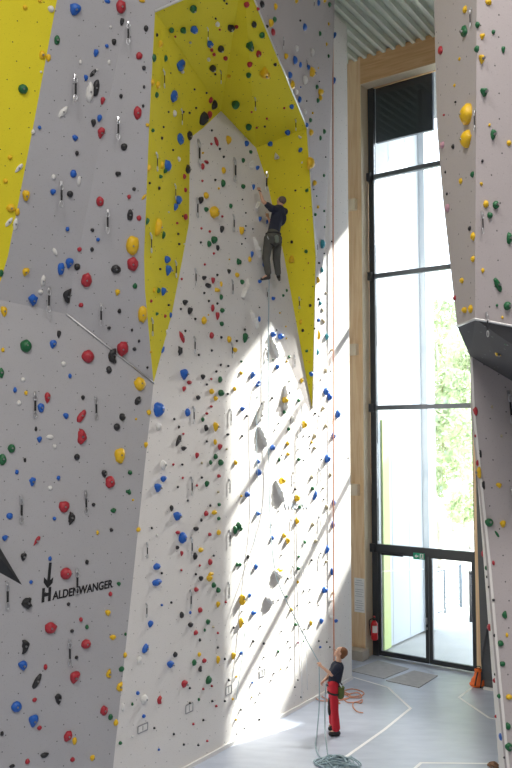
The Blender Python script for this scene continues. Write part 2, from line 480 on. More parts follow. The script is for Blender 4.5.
# door mats
def mat_thing(pts, label):
    P = [FP(*p) for p in pts]
    o = poly('door_mat', [p + Zv * .014 for p in P], mat('ribbed entrance mat', (.44, .44, .45), .95, var=.25, scale=7), .013)
    tag(o, label, 'mat')
mat_thing([(378, 661), (409, 669), (384, 679), (350, 671)], 'grey entrance mat lying by the extinguisher, left of the other mat')
mat_thing([(414, 671), (438, 676), (419, 688), (386, 681)], 'grey entrance mat in front of the middle of the glazed doors')
# ------------------------------------------------------------------ outdoors
PAVE = mat('pale concrete paving', (.46, .45, .42), .85, var=.1, scale=2)
g = poly('ground_outside', [WS(-14, -.06, -.1), WS(40, -.06, -.1), WS(40, -.06, -60), WS(-14, -.06, -60)], PAVE, .1); g['kind'] = 'structure'
RENDER_W = mat('white wall panels outside', (.58, .62, .66), .5)
d0 = WS(s0 - .02, 0, -.12); d1 = DP(429.5, 438, 24.6); d1.z = 0
wd = (d1 - d0).normalized(); wdn = Zv.cross(wd); wdn = wdn if wdn.x > 0 else -wdn
wing = struct(box('wall_wing', (d0 + d1) / 2 + Zv * 8.2 - wdn * .15, (wd, wdn, Zv), ((d1 - d0).length / 2, .15, 8.2), RENDER_W))
wl_ = (d1 - d0).length
for k in range(1, 3):
    struct(box('trim_wing', d0 + wd * (wl_ * k / 3.4) + Zv * 8.2 + wdn * .003, (wd, wdn, Zv), (.012, .004, 8.2), mat('panel seam', (.5, .53, .56), .6)))
struct(box('pillar_wing', d1 - wd * .3 + wdn * .1 + Zv * 8.2, (wd, wdn, Zv), (.28, .1, 8.2), RENDER_W, bev=.01))
struct(box('trim_wing_green', d0 + wd * .62 + wdn * .03 + Zv * 3.1, (wd, wdn, Zv), (.2, .03, 3.1), mat('lime green board', (.60, .70, .30), .5)))
struct(wbox('trim_dark_board', s0 - .15, ws(427) + .1, 13.95, 16.3, -.55, -.45, mat('dark added board', (.03, .04, .06), .3)))  # added dark board across the top of the glass
can = struct(box('roof_canopy', WS(3.5, 15.75, -1.95), wax, (7, 1.75, .12), mat('canopy soffit', (.20, .21, .22), .7)))

hdir = Vector((.785, .62, 0))
AN = WS(1.4, 0) + hdir * 12.45  # unseen block added to keep low sun off the wall base
ann = empty('added_sun_block', AN, 'tall added building out of frame to the right of the glass wall', 'sun_block')
ann['kind'] = 'structure'
ann.rotation_euler = (0, 0, math.atan2(wt.y, wt.x))
box('block_wall', (.6, 2, 7.1), ax, (2.3, 2, 7.1), RENDER_W, ann)
for k in range(2):
    for j in range(3): box('block_window', (-.5 + k * 2.2, -.01, 2.2 + j * 4.2), ax, (.6, .03, .9), FRAME, ann)
# railing by the path
rail = empty('steel_railing', DP(445, 600, 26), 'pale steel railing with thin horizontal bars outside the right-hand glass door', 'railing')
ri = Matrix.Translation(-rail.location)
STL = mat('galvanised railing', (.14, .18, .22), .5)
def rp(o): o.parent = rail; o.matrix_parent_inverse = ri
ra, rb = FP(431, 619), FP(461, 607)
for q, t in enumerate((0.02, .45, 1.0)):
    p = ra.lerp(rb, t); rp(tube('railing_post', [p, p + Zv * 1.45], .035 if q < 2 else .06, STL, None, 8))
for k in range(8):
    z = .12 + k * .185
    rp(tube('railing_bar', [ra + Zv * z, rb + Zv * z], .03 if k in (0, 7) else .013, STL, None, 6))
lp_ = FP(471, 622); 
bl = empty('bollard_post', lp_, 'dark slim post standing on the bright paving at the right edge of the door', 'post')
bp_ = tube('post_shaft', [Vector((0, 0, 0)), Vector((0, 0, 1.5))], .05, DMETAL, bl, 8)
tube('post_cap', [Vector((0, 0, 1.5)), Vector((0, 0, 1.56))], .065, DMETAL, bl, 8)

# trees
def leafmat(name, col):
    m, N, L, b = nt(name)
    b.inputs['Base Color'].default_value = (*col, 1); b.inputs['Roughness'].default_value = .6
    tr = N.new('ShaderNodeBsdfTranslucent'); tr.inputs[0].default_value = (min(1, col[0] * 1.1), min(1, col[1] * 1.2), col[2], 1)
    mx = N.new('ShaderNodeMixShader'); mx.inputs[0].default_value = .5
    out = [n for n in N if n.type == 'OUTPUT_MATERIAL'][0]
    L.new(b.outputs[0], mx.inputs[1]); L.new(tr.outputs[0], mx.inputs[2]); L.new(mx.outputs[0], out.inputs[0])
    return m
BARK = mat('tree bark', (.50, .46, .40), .9, var=.2, scale=6)
def tree(x, y, h, r, n, seed, col, label):
    rnd = random.Random(seed)
    t = empty('tree', (x, y, -.05), label, 'tree', 'trees beyond the glass wall')
    pts = [Vector((math.sin(k * 1.3 + seed) * .12, math.cos(k * 1.7) * .1, k * h * .8 / 6)) for k in range(7)]
    tube('trunk', pts, [.11 * (1 - k / 9) for k in range(7)], BARK, t, 8)
    bm = bmesh.new()
    cl = [(Vector((rnd.uniform(-1, 1) * r * .75, rnd.uniform(-1, 1) * r * .75, h * rnd.uniform(.1, .97))), r * rnd.uniform(.35, .6)) for _ in range(20)]
    for _ in range(n):
        c, q = rnd.choice(cl); v = Vector((rnd.gauss(0, 1), rnd.gauss(0, 1), rnd.gauss(0, .8))).normalized() * q * rnd.uniform(.55, 1)
        p = c + v; s_ = rnd.uniform(.12, .26)
        a = Vector((rnd.gauss(0, 1), rnd.gauss(0, 1), rnd.gauss(0, 1))).normalized(); b_ = a.orthogonal().normalized()
        vs = [bm.verts.new(p + a * s_), bm.verts.new(p + b_ * s_ * .5), bm.verts.new(p - a * s_), bm.verts.new(p - b_ * s_ * .5)]
        bm.faces.new(vs)
    me = bpy.data.meshes.new('crown'); bm.to_mesh(me); bm.free()
    link('crown', me, leafmat('leaves %d' % seed, col), t)
def tp(px, y): p = DP(px, 438, y); return p.x, p.y
for (px, y, h, r, seed, col, lab) in (
    (436, 36, 12.5, 1.9, 1, (.40, .46, .30), 'pale green leafy tree outside, close beside the white outside wall'),
    (467, 42, 14.5, 1.9, 2, (.46, .50, .34), 'tall light green tree outside, behind the railing and nearest the right climbing wall'),
    (452, 50, 12.5, 2.4, 3, (.40, .42, .28), 'yellowish green tree farther off outside, seen between two nearer trees'),
    (490, 55, 13.5, 2.6, 4, (.36, .42, .30), 'darker green tree farther off outside, partly hidden by the right climbing wall')):
    x_, y_ = tp(px, y); tree(x_, y_, h, r, 5000, seed, col, lab)

# ------------------------------------------------------------------ light
w = bpy.data.worlds.new('sky'); SC.world = w; w.use_nodes = True
WN, WL = w.node_tree.nodes, w.node_tree.links
bg = WN['Background']; tcw = WN.new('ShaderNodeTexCoord'); sp = WN.new('ShaderNodeSeparateXYZ'); rmp = WN.new('ShaderNodeValToRGB')
WL.new(tcw.outputs['Generated'], sp.inputs[0]); WL.new(sp.outputs[2], rmp.inputs[0]); WL.new(rmp.outputs[0], bg.inputs[0])
rmp.color_ramp.elements[0].color = (.95, .97, 1, 1); rmp.color_ramp.elements[1].color = (.62, .78, 1, 1)
bg.inputs[1].default_value = WORLD_S = 5.0
sl = bpy.data.lights.new('sun', 'SUN'); sl.energy = 32; sl.angle = math.radians(1.1); sl.color = (1, .95, .86)
so = bpy.data.objects.new('sun', sl); COL.objects.link(so)
hx, hy, tau = .785, .62, .775
sdv = Vector((hx, hy, tau)).normalized()
so.rotation_euler = sdv.to_track_quat('Z', 'Y').to_euler(); so.location = (20, 30, 30)
# unseen fill lights added under the ceiling to brighten the hall
def fill_lamp(name, loc, sx, sy, e, col, label):
    h = empty(name, loc, label, 'fill_lamp', 'added fill lights')
    box('added_housing', (0, 0, .06), ax, (sx / 2 + .05, sy / 2 + .05, .05), STEEL, h)
    l = bpy.data.lights.new('added_light', 'AREA'); l.shape = 'RECTANGLE'; l.size = sx; l.size_y = sy; l.energy = e; l.color = col
    o = bpy.data.objects.new('added_light', l); COL.objects.link(o); o.parent = h; o.location = (0, 0, -.01)
fill_lamp('fill_light', (-2.5, 2.5, 15.6), 3, 2, 720, (1, .96, .93), 'added rectangular lamp above the gallery, left one')
fill_lamp('fill_light', (3.5, 3.0, 15.6), 3, 2, 720, (1, .93, .9), 'added rectangular lamp above the gallery, right one')
FLp = Vector((5.25, 19.25, 9.6)); FLt = Vector((-1.0, 14.3, 1.5))  # unseen spot added so holds cast shadows on the left of the centre wall
fd = (FLt - FLp).normalized(); fx_ = fd.cross(Zv).normalized(); fz_ = fx_.cross(fd)
flo = empty('fill_spot', FLp, 'unseen added floodlight on the post right of the glass wall, aimed at the climbing wall', 'fill_spot')
box('added_housing', -fd * .14, (fx_, fd, fz_), (.16, .1, .12), DMETAL, flo, bev=.01)
tube('added_arm', [-fd * .2, -fd * .2 + Vector((.1, .12, -.25)), Vector((.14, .42, -.25))], .018, DMETAL, flo)
fl_ = bpy.data.lights.new('added_light', 'SPOT'); fl_.energy = 2000; fl_.spot_size = math.radians(62); fl_.spot_blend = .55; fl_.shadow_soft_size = .1; fl_.color = (1, .96, .9)
fo = bpy.data.objects.new('added_light', fl_); COL.objects.link(fo); fo.parent = flo; fo.rotation_euler = fd.to_track_quat('-Z', 'Y').to_euler()
bpy.context.scene.cycles.use_denoising = True
SC.cycles.max_bounces = 8; SC.cycles.diffuse_bounces = 5; SC.cycles.transparent_max_bounces = 12
SC.cycles.sample_clamp_indirect = 10; SC.cycles.caustics_reflective = False; SC.cycles.caustics_refractive = False
v = SC.view_settings; v.view_transform = 'Standard'; v.look = 'None'; v.gamma = 1; v.use_curve_mapping = False; v.exposure = 0
# ------------------------------------------------------------------ figures
SKIN = mat('skin', (.62, .36, .25), .55, var=.05, scale=20)
def cone_pts(bm, a, b, ra, rb, seg=14):
    """closed tapered capsule"""
    a, b = Vector(a), Vector(b); t = (b - a); Ln = t.length; t = t.normalized() if Ln > 1e-6 else Zv
    P, R = [], []
    for k in range(4):
        th = PI / 2 * (1 - k / 3.5) ; P.append(a - t * ra * math.sin(th)); R.append(max(.0008, ra * math.cos(th)))
    for k in range(4):
        th = PI / 2 * (k + .5) / 3.5; P.append(b + t * rb * math.sin(th)); R.append(max(.0008, rb * math.cos(th)))
    b_tube(bm, P, R, seg)
def ell(bm, c, rx, ry, rz, rot=None, sub=3):
    m_ = Matrix.Translation(c) @ (rot.to_4x4() if rot else Matrix()) @ Matrix.Diagonal((rx, ry, rz, 1))
    bmesh.ops.create_icosphere(bm, subdivisions=sub, radius=1, matrix=m_)
def sculpt(name, shapes, m, vox, smooth=4, parent=None, inv=None):
    """one continuous skin around capsules and ellipsoids"""
    bm = bmesh.new()
    for s_ in shapes:
        if s_[0] == 'c': cone_pts(bm, *s_[1:])
        else: ell(bm, *s_[1:])
    me = bpy.data.meshes.new(name); bm.to_mesh(me); bm.free()
    t = bpy.data.objects.new('tmp', me); COL.objects.link(t)
    r = t.modifiers.new('r', 'REMESH'); r.mode = 'VOXEL'; r.voxel_size = vox
    sm_ = t.modifiers.new('s', 'SMOOTH'); sm_.iterations = smooth; sm_.factor = .5
    dg = DEP(); dg.update(); ev = t.evaluated_get(dg)
    me2 = bpy.data.meshes.new_from_object(ev, depsgraph=dg); me2.name = name
    bpy.data.objects.remove(t)
    me2.polygons.foreach_set('use_smooth', [True] * len(me2.polygons)); me2.materials.clear()
    return link(name, me2, m, parent)

class Fig:
    """local frame: x = image right, z = up, y = away from camera; origin given in world"""
    def __init__(self, name, loc, rot, label):
        self.e = empty(name, loc, label, 'person'); self.e.rotation_euler = (0, 0, rot)
def hand(shapes, w, d, up, sc=1.0, curl=.9):
    """palm, four bent fingers and a thumb; w wrist, d pointing direction, up = back of the hand"""
    d = Vector(d).normalized(); up = Vector(up); up = (up - d * up.dot(d)).normalized(); s_ = d.cross(up); w = Vector(w)
    shapes.append(('c', w, w + d * .05 * sc, .026 * sc, .03 * sc))
    for k, ln_ in enumerate((.07, .08, .075, .06)):
        b0 = w + d * .075 * sc + s_ * (k - 1.5) * .021 * sc
        k1 = b0 + (d * math.cos(.35 * curl) - up * math.sin(.35 * curl)) * ln_ * .45 * sc
        k2 = k1 + (d * math.cos(1.3 * curl) - up * math.sin(1.3 * curl)) * ln_ * .35 * sc
        k3 = k2 + (d * math.cos(2.1 * curl) - up * math.sin(2.1 * curl)) * ln_ * .3 * sc
        shapes += [('c', w + d * .03 * sc + s_ * (k - 1.5) * .014 * sc, b0, .012 * sc, .0105 * sc), ('c', b0, k1, .0105 * sc, .0095 * sc), ('c', k1, k2, .0095 * sc, .0085 * sc), ('c', k2, k3, .0085 * sc, .0075 * sc)]
    t0 = w + d * .02 * sc - s_ * .025 * sc; t1 = t0 + (d * .6 - s_ * .6 - up * .4).normalized() * .035 * sc; t2 = t1 + (d * .7 - up * .8).normalized() * .03 * sc
    shapes += [('c', t0, t1, .013 * sc, .011 * sc), ('c', t1, t2, .011 * sc, .009 * sc)]
def head(shapes, c, fwd, up):
    """skull, jaw, nose, ears, brow, lips; c = centre of the skull"""
    f = Vector(fwd).normalized(); u = Vector(up); u = (u - f * u.dot(f)).normalized(); s_ = f.cross(u); c = Vector(c)
    R = Matrix((s_, f, u)).transposed()
    shapes += [('e', c + u * .02, .075, .095, .09, R), ('e', c + f * .03 - u * .055, .055, .062, .06, R), ('e', c + f * .068 - u * .085, .026, .024, .022, R)]
    shapes += [('c', c + f * .088 + u * .015, c + f * .112 - u * .022, .009, .014), ('c', c + f * .088 + u * .03 - s_ * .035, c + f * .088 + u * .03 + s_ * .035, .011, .011),
               ('c', c + f * .09 - u * .05 - s_ * .016, c + f * .09 - u * .05 + s_ * .016, .008, .008)]
    for k in (-1, 1):
        shapes.append(('e', c + s_ * .077 * k - u * .01 - f * .005, .009, .02, .032, R))
        shapes.append(('e', c + s_ * .045 * k - u * .02 + f * .06, .022, .022, .02, R))
    return f, u, s_, R
def face_bits(par, c, f, u, s_):
    EW = mat('eye white', (.8, .8, .78), .3); EI = mat('iris', (.08, .06, .04), .3)
    for k in (-1, 1):
        bm = bmesh.new(); ell(bm, c + f * .083 + u * .008 + s_ * .032 * k, .012, .012, .012, None, 2); link('eye', bm2me('eye', bm, True), EW, par)
        bm = bmesh.new(); ell(bm, c + f * .0925 + u * .009 + s_ * .032 * k, .0055, .0055, .0055, None, 2); link('iris', bm2me('iris', bm, True), EI, par)
    bm = bmesh.new(); cone_pts(bm, c + f * .098 - u * .05 - s_ * .018, c + f * .098 - u * .05 + s_ * .018, .005, .005, 8); link('lips', bm2me('lips', bm, True), mat('lips', (.5, .18, .16), .5), par)

def V3_(x, y, z): return Vector((x, y, z))
NAVY = mat('navy cotton', (.018, .022, .045), .85, var=.2, scale=14, bump=.3)
GTR = mat('grey climbing trousers', (.085, .085, .075), .9, var=.15, scale=10, bump=.3)
RTR = mat('red climbing trousers', (.50, .01, .025), .8, var=.12, scale=8, bump=.4)
BLK = mat('black webbing', (.015, .015, .017), .7)
HAIRG = mat('short grey brown hair', (.14, .11, .10), .9, var=.3, scale=60, bump=.6)
HAIRR = mat('reddish brown hair', (.19, .075, .03), .8, var=.35, scale=50, bump=.6)
SHOE = mat('dark shoe leather', (.02, .018, .018), .6)

# ---- climber: pixel positions -> local coordinates at a fixed distance off the wall
cy = M(272, 230, .42).y; K_ = cy / FL
def PX(px, py, dy=0.0):                         # helper: point seen at a pixel at depth cy + dy
    return DP(px, py, cy + dy)
c_or = PX(272, 280)
clm = empty('climber', c_or, 'climber in navy T-shirt and grey trousers high on the wall, left arm stretched up', 'person')
def CL(px, py, dy=0.0): return M(px, py, .36 - dy * .8) - c_or
sk = []
shL, shR = CL(271.5, 208.5, .0), CL(284.3, 211.5, .02)
elL, wrL = CL(262.8, 201, .12), CL(259.6, 190.5, .2)
hand(sk, wrL, CL(257.8, 183, .32) - wrL, V3_(0.2, -1, .3), .9, .8)
sk += [('c', shL, elL, .05, .038), ('c', elL, wrL, .038, .024)]
# right arm bent in front of the chest, the hand on the wall
elR, wrR = CL(271.5, 225, .1), CL(268, 217, .26)
sk += [('c', shR, elR, .05, .04), ('c', elR, wrR, .037, .024)]
hand(sk, wrR, V3_(-.2, .3, .8), V3_(0, -1, .3), .9, .8)
neck = CL(280, 208, .0); hc = CL(281.3, 201.5, .03)
sk += [('c', CL(279, 212, .02), hc, .06, .05)]
hf = V3_(-.55, .6, .5)
f_, u_, s_v, R_ = head(sk, hc, hf, V3_(.1, -.35, 1))
pel = CL(273, 236, -.02)
sk += [('c', CL(278, 214, .02), pel, .13, .12), ('c', shL, shR, .065, .065)]
hpL, hpR = CL(269, 239), CL(277, 239)
knL, knR = CL(266, 258, .12), CL(276.5, 259, .08)
anL, anR = CL(268.5, 275, .08), CL(278.5, 275.5, .12)
sk += [('c', hpL, knL, .085, .058), ('c', knL, anL, .055, .038), ('c', hpR, knR, .085, .058), ('c', knR, anR, .055, .038),
       ('c', anL, CL(263, 278.3, .2), .036, .026), ('c', anR, CL(279, 278.5, .24), .036, .03)]
sculpt('body', sk, SKIN, .0085, 3, clm)
face_bits(clm, hc, f_, u_, s_v)
shp = [('c', CL(278.5, 211.5, .02), CL(275, 226, -.01), .145, .125), ('c', CL(275, 226, -.01), CL(273.5, 233.5, -.02), .128, .128), ('c', shL, shR, .08, .08),
       ('c', shL, shL.lerp(elL, .5), .075, .062), ('c', shR, shR.lerp(elR, .55), .075, .062), ('e', CL(279, 218, .0), .155, .12, .18)]
sculpt('t_shirt', shp, NAVY, .014, 2, clm)
tr = [('c', CL(273, 235, -.02), CL(273, 240, -.02), .14, .135), ('c', hpL, knL, .11, .083), ('c', knL, CL(268, 272.5, .08), .082, .07),
      ('c', hpR, knR, .11, .083), ('c', knR, CL(278, 273, .12), .082, .065), ('e', CL(275.5, 240, -.09), .12, .08, .1)]
sculpt('trousers', tr, GTR, .014, 2, clm)
hr = [('e', hc + u_ * .035 - f_ * .022, .08, .09, .085, R_)]
sculpt('hair', hr, HAIRG, .012, 1, clm)
for a_, b_ in ((anL, CL(261.5, 279.2, .24)), (anR, CL(279.2, 279.8, .28))):
    hs_ = a_ + (b_ - a_) * -.1
    sculpt('climbing_shoe', [('c', V3_(a_.x, a_.y, b_.z + .03), b_, .045, .028), ('c', a_ - V3_(0, 0, .02), V3_(a_.x, a_.y, b_.z + .03), .045, .045)], SHOE, .01, 1, clm)
har = []
def ring(name, c, rx, ry, tilt, r, m, par, n=20, ax_=None):
    R2 = ax_ or Matrix.Rotation(tilt, 3, 'Y')
    tube(name, [c + R2 @ V3_(math.cos(2 * PI * k / n) * rx, math.sin(2 * PI * k / n) * ry, 0) for k in range(n)], r, m, par, 8, True)
ring('harness_belt', CL(273.3, 234, -.02), .142, .13, 0, .02, BLK, clm)
ring('leg_loop', CL(269.5, 244.5, .02), .102, .1, .45, .018, BLK, clm)
ring('leg_loop', CL(276.8, 244.5, .01), .102, .1, -.45, .018, BLK, clm)
ring('watch', wrL * .93 + elL * .07, .032, .032, .6, .009, BLK, clm, 14)
for k in range(4):
    ring('gear_carabiner', CL(267.5 + k * .6, 237 + k, -.1 + .03 * k), .02, .035, PI / 2, .004, STEEL, clm, 12)
bm = bmesh.new(); cone_pts(bm, CL(276.5, 237.5, -.17), CL(276.8, 241, -.17), .05, .045, 12)
link('chalk_bag', bm2me('chalk_bag', bm, True), mat('grey green chalk bag', (.16, .19, .16), .8), clm)

# ---- belayer
by = FP(331, 734).y
def PB(px, py, dy=0.0): return DP(px, py, by + dy)
b_or = FP(331, 734)
bel = empty('belayer', b_or, 'person in navy T-shirt and red trousers standing on the floor, belaying and looking up', 'person')
def BL(px, py, dy=0.0): return PB(px, py, dy) - b_or
sk = []
shN, shF = BL(337.5, 668, -.14), BL(334.5, 667, .12)
elN, wrN = BL(329.5, 672.5, -.17), BL(321.5, 666.5, -.12)
elN = BL(331.5, 674.5, -.17)
elF, wrF = BL(328, 677, .14), BL(324, 680.5, .02)
hand(sk, wrN, BL(318.8, 662.5, -.08) - wrN, V3_(.3, -.6, .6), .9, 1.05)
hand(sk, wrF, V3_(-.6, -.3, -.5), V3_(.2, .6, .6), .9, 1.05)
sk += [('c', shN, elN, .05, .04), ('c', elN, wrN, .04, .026), ('c', shF, elF, .05, .04), ('c', elF, wrF, .038, .025)]
hb = BL(340.5, 652.5, .0); bf = V3_(-.85, .1, .55)
f2, u2, s2, R2_ = head(sk, hb, bf, V3_(.45, 0, 1))
sk += [('c', BL(338, 666, 0), hb - u2 * .03, .062, .052)]
sk += [('c', BL(337.2, 667, 0), BL(334, 683, 0), .12, .115), ('c', shN, shF, .065, .065)]
hN, hF = BL(333.5, 686, -.09), BL(333.5, 686, .09)
kN, kF = BL(334.5, 709, -.09), BL(332, 708.5, .1)
aN, aF = BL(336.5, 730.5, -.1), BL(333, 724.5, .22)
sk += [('c', hN, kN, .085, .058), ('c', kN, aN, .055, .038), ('c', hF, kF, .085, .058), ('c', kF, aF, .055, .038),
       ('c', aN, BL(331, 732.5, -.1), .036, .03), ('c', aF, BL(330, 726, .2), .036, .03)]
sculpt('body', sk, SKIN, .0085, 3, bel)
face_bits(bel, hb, f2, u2, s2)
sculpt('t_shirt', [('c', BL(337.2, 667.5), BL(335.2, 678), .135, .13), ('c', BL(335.2, 678), BL(334.3, 683.5), .13, .13), ('c', shN, shF, .082, .082),
    ('c', shN, shN.lerp(elN, .62), .075, .066), ('c', shF, shF.lerp(elF, .6), .072, .062)], NAVY, .014, 2, bel)
sculpt('trousers', [('c', BL(333.8, 684.5), BL(333.6, 689), .132, .13), ('c', hN, kN, .105, .08), ('c', kN, BL(336, 727.5, -.1), .078, .085),
    ('c', hF, kF, .1, .078), ('c', kF, BL(333, 721.5, .2), .075, .08)], RTR, .014, 2, bel)
sculpt('knee_patch', [('e', kF + V3_(-.055, -.03, .0), .035, .05, .13), ('e', kF.lerp(hF, .3) + V3_(-.06, -.03, 0), .035, .05, .1)], BLK, .01, 1, bel)
for a_, b_ in ((aN, BL(330.5, 733, -.12)), (aF, BL(330, 727, .16))):
    z0 = .045 if b_.z < .2 else b_.z
    sculpt('shoe', [('c', V3_(a_.x + .03, a_.y, .05), V3_(b_.x, b_.y, .045), .05, .042), ('c', V3_(a_.x, a_.y, .11), V3_(a_.x, a_.y, .06), .05, .05)], SHOE, .01, 1, bel)
sculpt('hair', [('e', hb + u2 * .035 - f2 * .035, .09, .1, .095, R2_), ('e', hb - u2 * .02 - f2 * .065, .075, .055, .08, R2_)], HAIRR, .012, 1, bel)
ring('harness_belt', BL(334.2, 684.5), .145, .14, 0, .02, BLK, bel)
ring('leg_loop', BL(333.8, 693, -.08), .108, .108, .15, .018, BLK, bel)
ring('leg_loop', BL(333.2, 693, .09), .105, .105, .15, .018, BLK, bel)
GRN = mat('olive green pouch', (.09, .12, .03), .8, var=.2, scale=12)
sculpt('pouch', [('c', BL(341, 689, -.1), BL(340.3, 695, -.1), .07, .08), ('e', BL(341, 687.5, -.1), .075, .065, .03)], GRN, .012, 2, bel)
for k in range(3):
    ring('gear_carabiner', BL(340 + k * .7, 684.5 + k, -.16), .018, .035, PI / 2, .004, STEEL, bel, 12)
ring('belay_device', BL(326.5, 683, -.05), .035, .03, .8, .012, STEEL, bel, 14)
tube('belay_loop', [BL(330, 686, 0), BL(326.5, 683.5, -.04)], .014, BLK, bel)

# ------------------------------------------------------------------ ropes
TEAL = mat('grey teal climbing rope', (.34, .45, .50), .8, var=.35, scale=40)
ORG = mat('orange climbing rope', (.62, .30, .20), .8, var=.3, scale=40)
PALE = mat('pale grey climbing rope', (.66, .68, .70), .8, var=.1, scale=40)
def rope(name, pts, r, m, label, n=8):
    o = tube(name, smooth_path(pts, n), r, m, None, 6); return tag(o, label, 'rope')
MW = lambda px, py, o=.12: M(px, py, min(o, .06) if o < .24 else o)
MW_ = lambda px, py, o=.12: M(px, py, o)
bh = PB(319, 662.5, -.06)
rope('climbing_rope', [PX(271.5, 238, -.05), PX(269.5, 262, .18), MW(269, 290, .2), MW(268.5, 340, .15), MW(268.5, 420, .12), MW(269.5, 500, .15), MW(272, 548, .25), MW(277, 578, .45), MW(286, 600, .75), bh.lerp(MW(286, 600, .75), .5) - Zv * .02, bh], .009, TEAL,
     'thin teal rope running from the climber down the wall to the belayer\'s raised hand', 10)
rope('hanging_rope', [bh, PB(319.3, 680, -.06), PB(319.2, 705, -.06), PB(317, 733, -.1), FP(315.5, 746) + Zv * .02, FP(319, 757) + Zv * .02, FP(328, 762) + Zv * .03], .011, TEAL, 'teal rope hanging from the belayer\'s raised hand to the floor pile')
rope('hanging_rope', [PB(326, 684, -.05), PB(325, 700, -.08), PB(324.8, 725, -.3), FP(325.5, 752) + Zv * .3, FP(328, 760) + Zv * .04], .011, TEAL, 'teal rope falling from the belay device to the floor pile')
rope('wall_rope', [M(332.4, -80, .1)] + [MW(332.8 + (py - 8) * .0014, py, .1) for py in (60, 200, 340, 480, 600)] + [MW(334, 650, .1), MW(334.5, 680, .15)], .016, ORG,
     'long orange rope hanging straight down the wall behind the belayer\'s head')
rope('wall_rope', [MW(301, 405, .05), MW(301, 470, .08), MW(301.2, 560, .1), MW(301.5, 640, .1), MW(302, 700, .1)], .006, PALE, 'thin pale rope hanging down the sunlit wall below the right yellow tip, left strand')
rope('wall_rope', [MW(301.6, 406, .06), MW(302.6, 470, .09), MW(303.5, 560, .12), MW(305.5, 630, .12), MW(307.5, 690, .12)], .006, PALE, 'thin pale rope hanging beside its twin, drifting right towards the belayer\'s hands')
rope('wall_rope', [MW(266.2, 358, .1), MW(262, 372, .12), MW(257, 400, .2), MW(256.5, 440, .2), MW(257.5, 480, .2), MW(256.5, 520, .2), MW(252, 560, .2), MW(247.5, 600, .15), MW(243, 650, .12), MW(236, 700, .1)], .006, TEAL,
     'slack thin teal rope draped over the white blade-shaped holds in the sunlight')
def pile(name, c, rx, ry, n, r, m, label, seed, h=.1):
    rnd = random.Random(seed); P = []
    for k in range(n):
        a = k * .62 + rnd.uniform(-.3, .3); q = rnd.uniform(.25, 1)
        P.append(c + Vector((math.cos(a * 1.7) * rx * q, math.sin(a * 1.7) * ry * q, r + rnd.uniform(0, 1) * h * (1.15 - q))))
    return rope(name, P, r, m, label, 6)
pile('rope_pile', FP(338, 764), .42, .34, 78, .012, TEAL, 'tangled teal rope pile on the floor in front of the belayer', 4, .1)
rnd = random.Random(9)
def loop_rope(pts, label): rope('floor_rope', [FP(*p) + Zv * (.012 + .012 * (i % 2)) for i, p in enumerate(pts)], .013, ORG, label, 8)
loop_rope([(335, 686), (325, 694), (314, 696), (322, 702), (345, 700), (350, 696), (344, 692), (352, 690), (362, 692), (363, 696), (350, 697), (340, 692), (346, 702), (357, 703), (362, 700), (361, 704), (354, 703), (353, 708), (357, 712), (363, 714)],
          'orange rope lying in loose loops on the floor behind the belayer')
loop_rope([(322, 697), (330, 702), (340, 704), (334, 698), (346, 695), (358, 694), (361, 698), (348, 699), (338, 701)], 'second tangle of orange rope on the floor close behind the belayer\'s legs')
pile('rope_pile', FP(494, 767), .11, .12, 60, .009, mat('brown cord', (.30, .17, .10), .8, var=.5, scale=30), 'small brown and red cord heap at the foot of the right climbing wall', 6, .1)

# ------------------------------------------------------------------ small things
REDP = mat('extinguisher red', (.62, .01, .015), .3)
fe = empty('fire_extinguisher', W(374.5, 640, .3), 'red fire extinguisher hanging beside the left jamb of the glazed door', 'fire extinguisher')
o = Vector((0, 0, 0))
bm = bmesh.new(); b_tube(bm, [o + Zv * z for z in (0, .02, .06, .42, .47, .5)], [.06, .085, .09, .09, .06, .03], 20); link('cylinder_body', bm2me('b', bm, True), REDP, fe)
tube('valve', [o + Zv * .5, o + Zv * .56], .022, DMETAL, fe)
box('lever_handle', (-.0, -.02, .6), ax, (.02, .06, .012), REDP, fe, bev=.004)
tube('hose', smooth_path([o + Vector((-.02, 0, .55)), o + Vector((-.13, -.02, .5)), o + Vector((-.12, -.03, .3)), o + Vector((-.1, -.03, .12))], 6), .012, BLK, fe)
bm = bmesh.new()
for k in range(7):
    a0 = -2.3 + k * .22; a1 = a0 + .22
    bm.faces.new([bm.verts.new((math.cos(a) * .0915, math.sin(a) * .0915, z)) for a, z in ((a0, .2), (a1, .2), (a1, .38), (a0, .38))])
link('paper_label', bm2me('p', bm), mat('extinguisher label', (.75, .72, .68), .5), fe)
box('wall_bracket', (.04, .1, .35), ax, (.05, .02, .03), DMETAL, fe)

nw = empty('notice_sheet', W(358.5, 595, OFFW + .01), 'white printed notice fixed to the wooden post left of the door', 'notice')
ni = Matrix.Translation(-nw.location)
za, zb_ = W(358, 612, OFFW).z, W(358, 578, OFFW).z; sa_, sb_ = ws(353.2, OFFW), ws(364 - .8, OFFW)
p_ = wbox('paper', sa_, sb_, za, zb_, OFFW, OFFW + .006, mat('notice paper', (.86, .84, .80), .6)); p_.parent = nw; p_.matrix_parent_inverse = ni
bm = bmesh.new()
for k in range(14):
    z = zb_ - .06 - k * (zb_ - za - .12) / 13
    if k in (3, 8): continue
    b_box(bm, WS(sa_ + .02 + (sb_ - sa_ - .05) * .5, z, OFFW + .0075), wt, wn, Zv, (sb_ - sa_ - .05) / 2 * (1 if k % 3 else .7), .0006, .006)
q_ = link('printed_lines', bm2me('l', bm), mat('grey print', (.45, .44, .43), .7)); q_.parent = nw; q_.matrix_parent_inverse = ni; q_['kind'] = 'stuff'

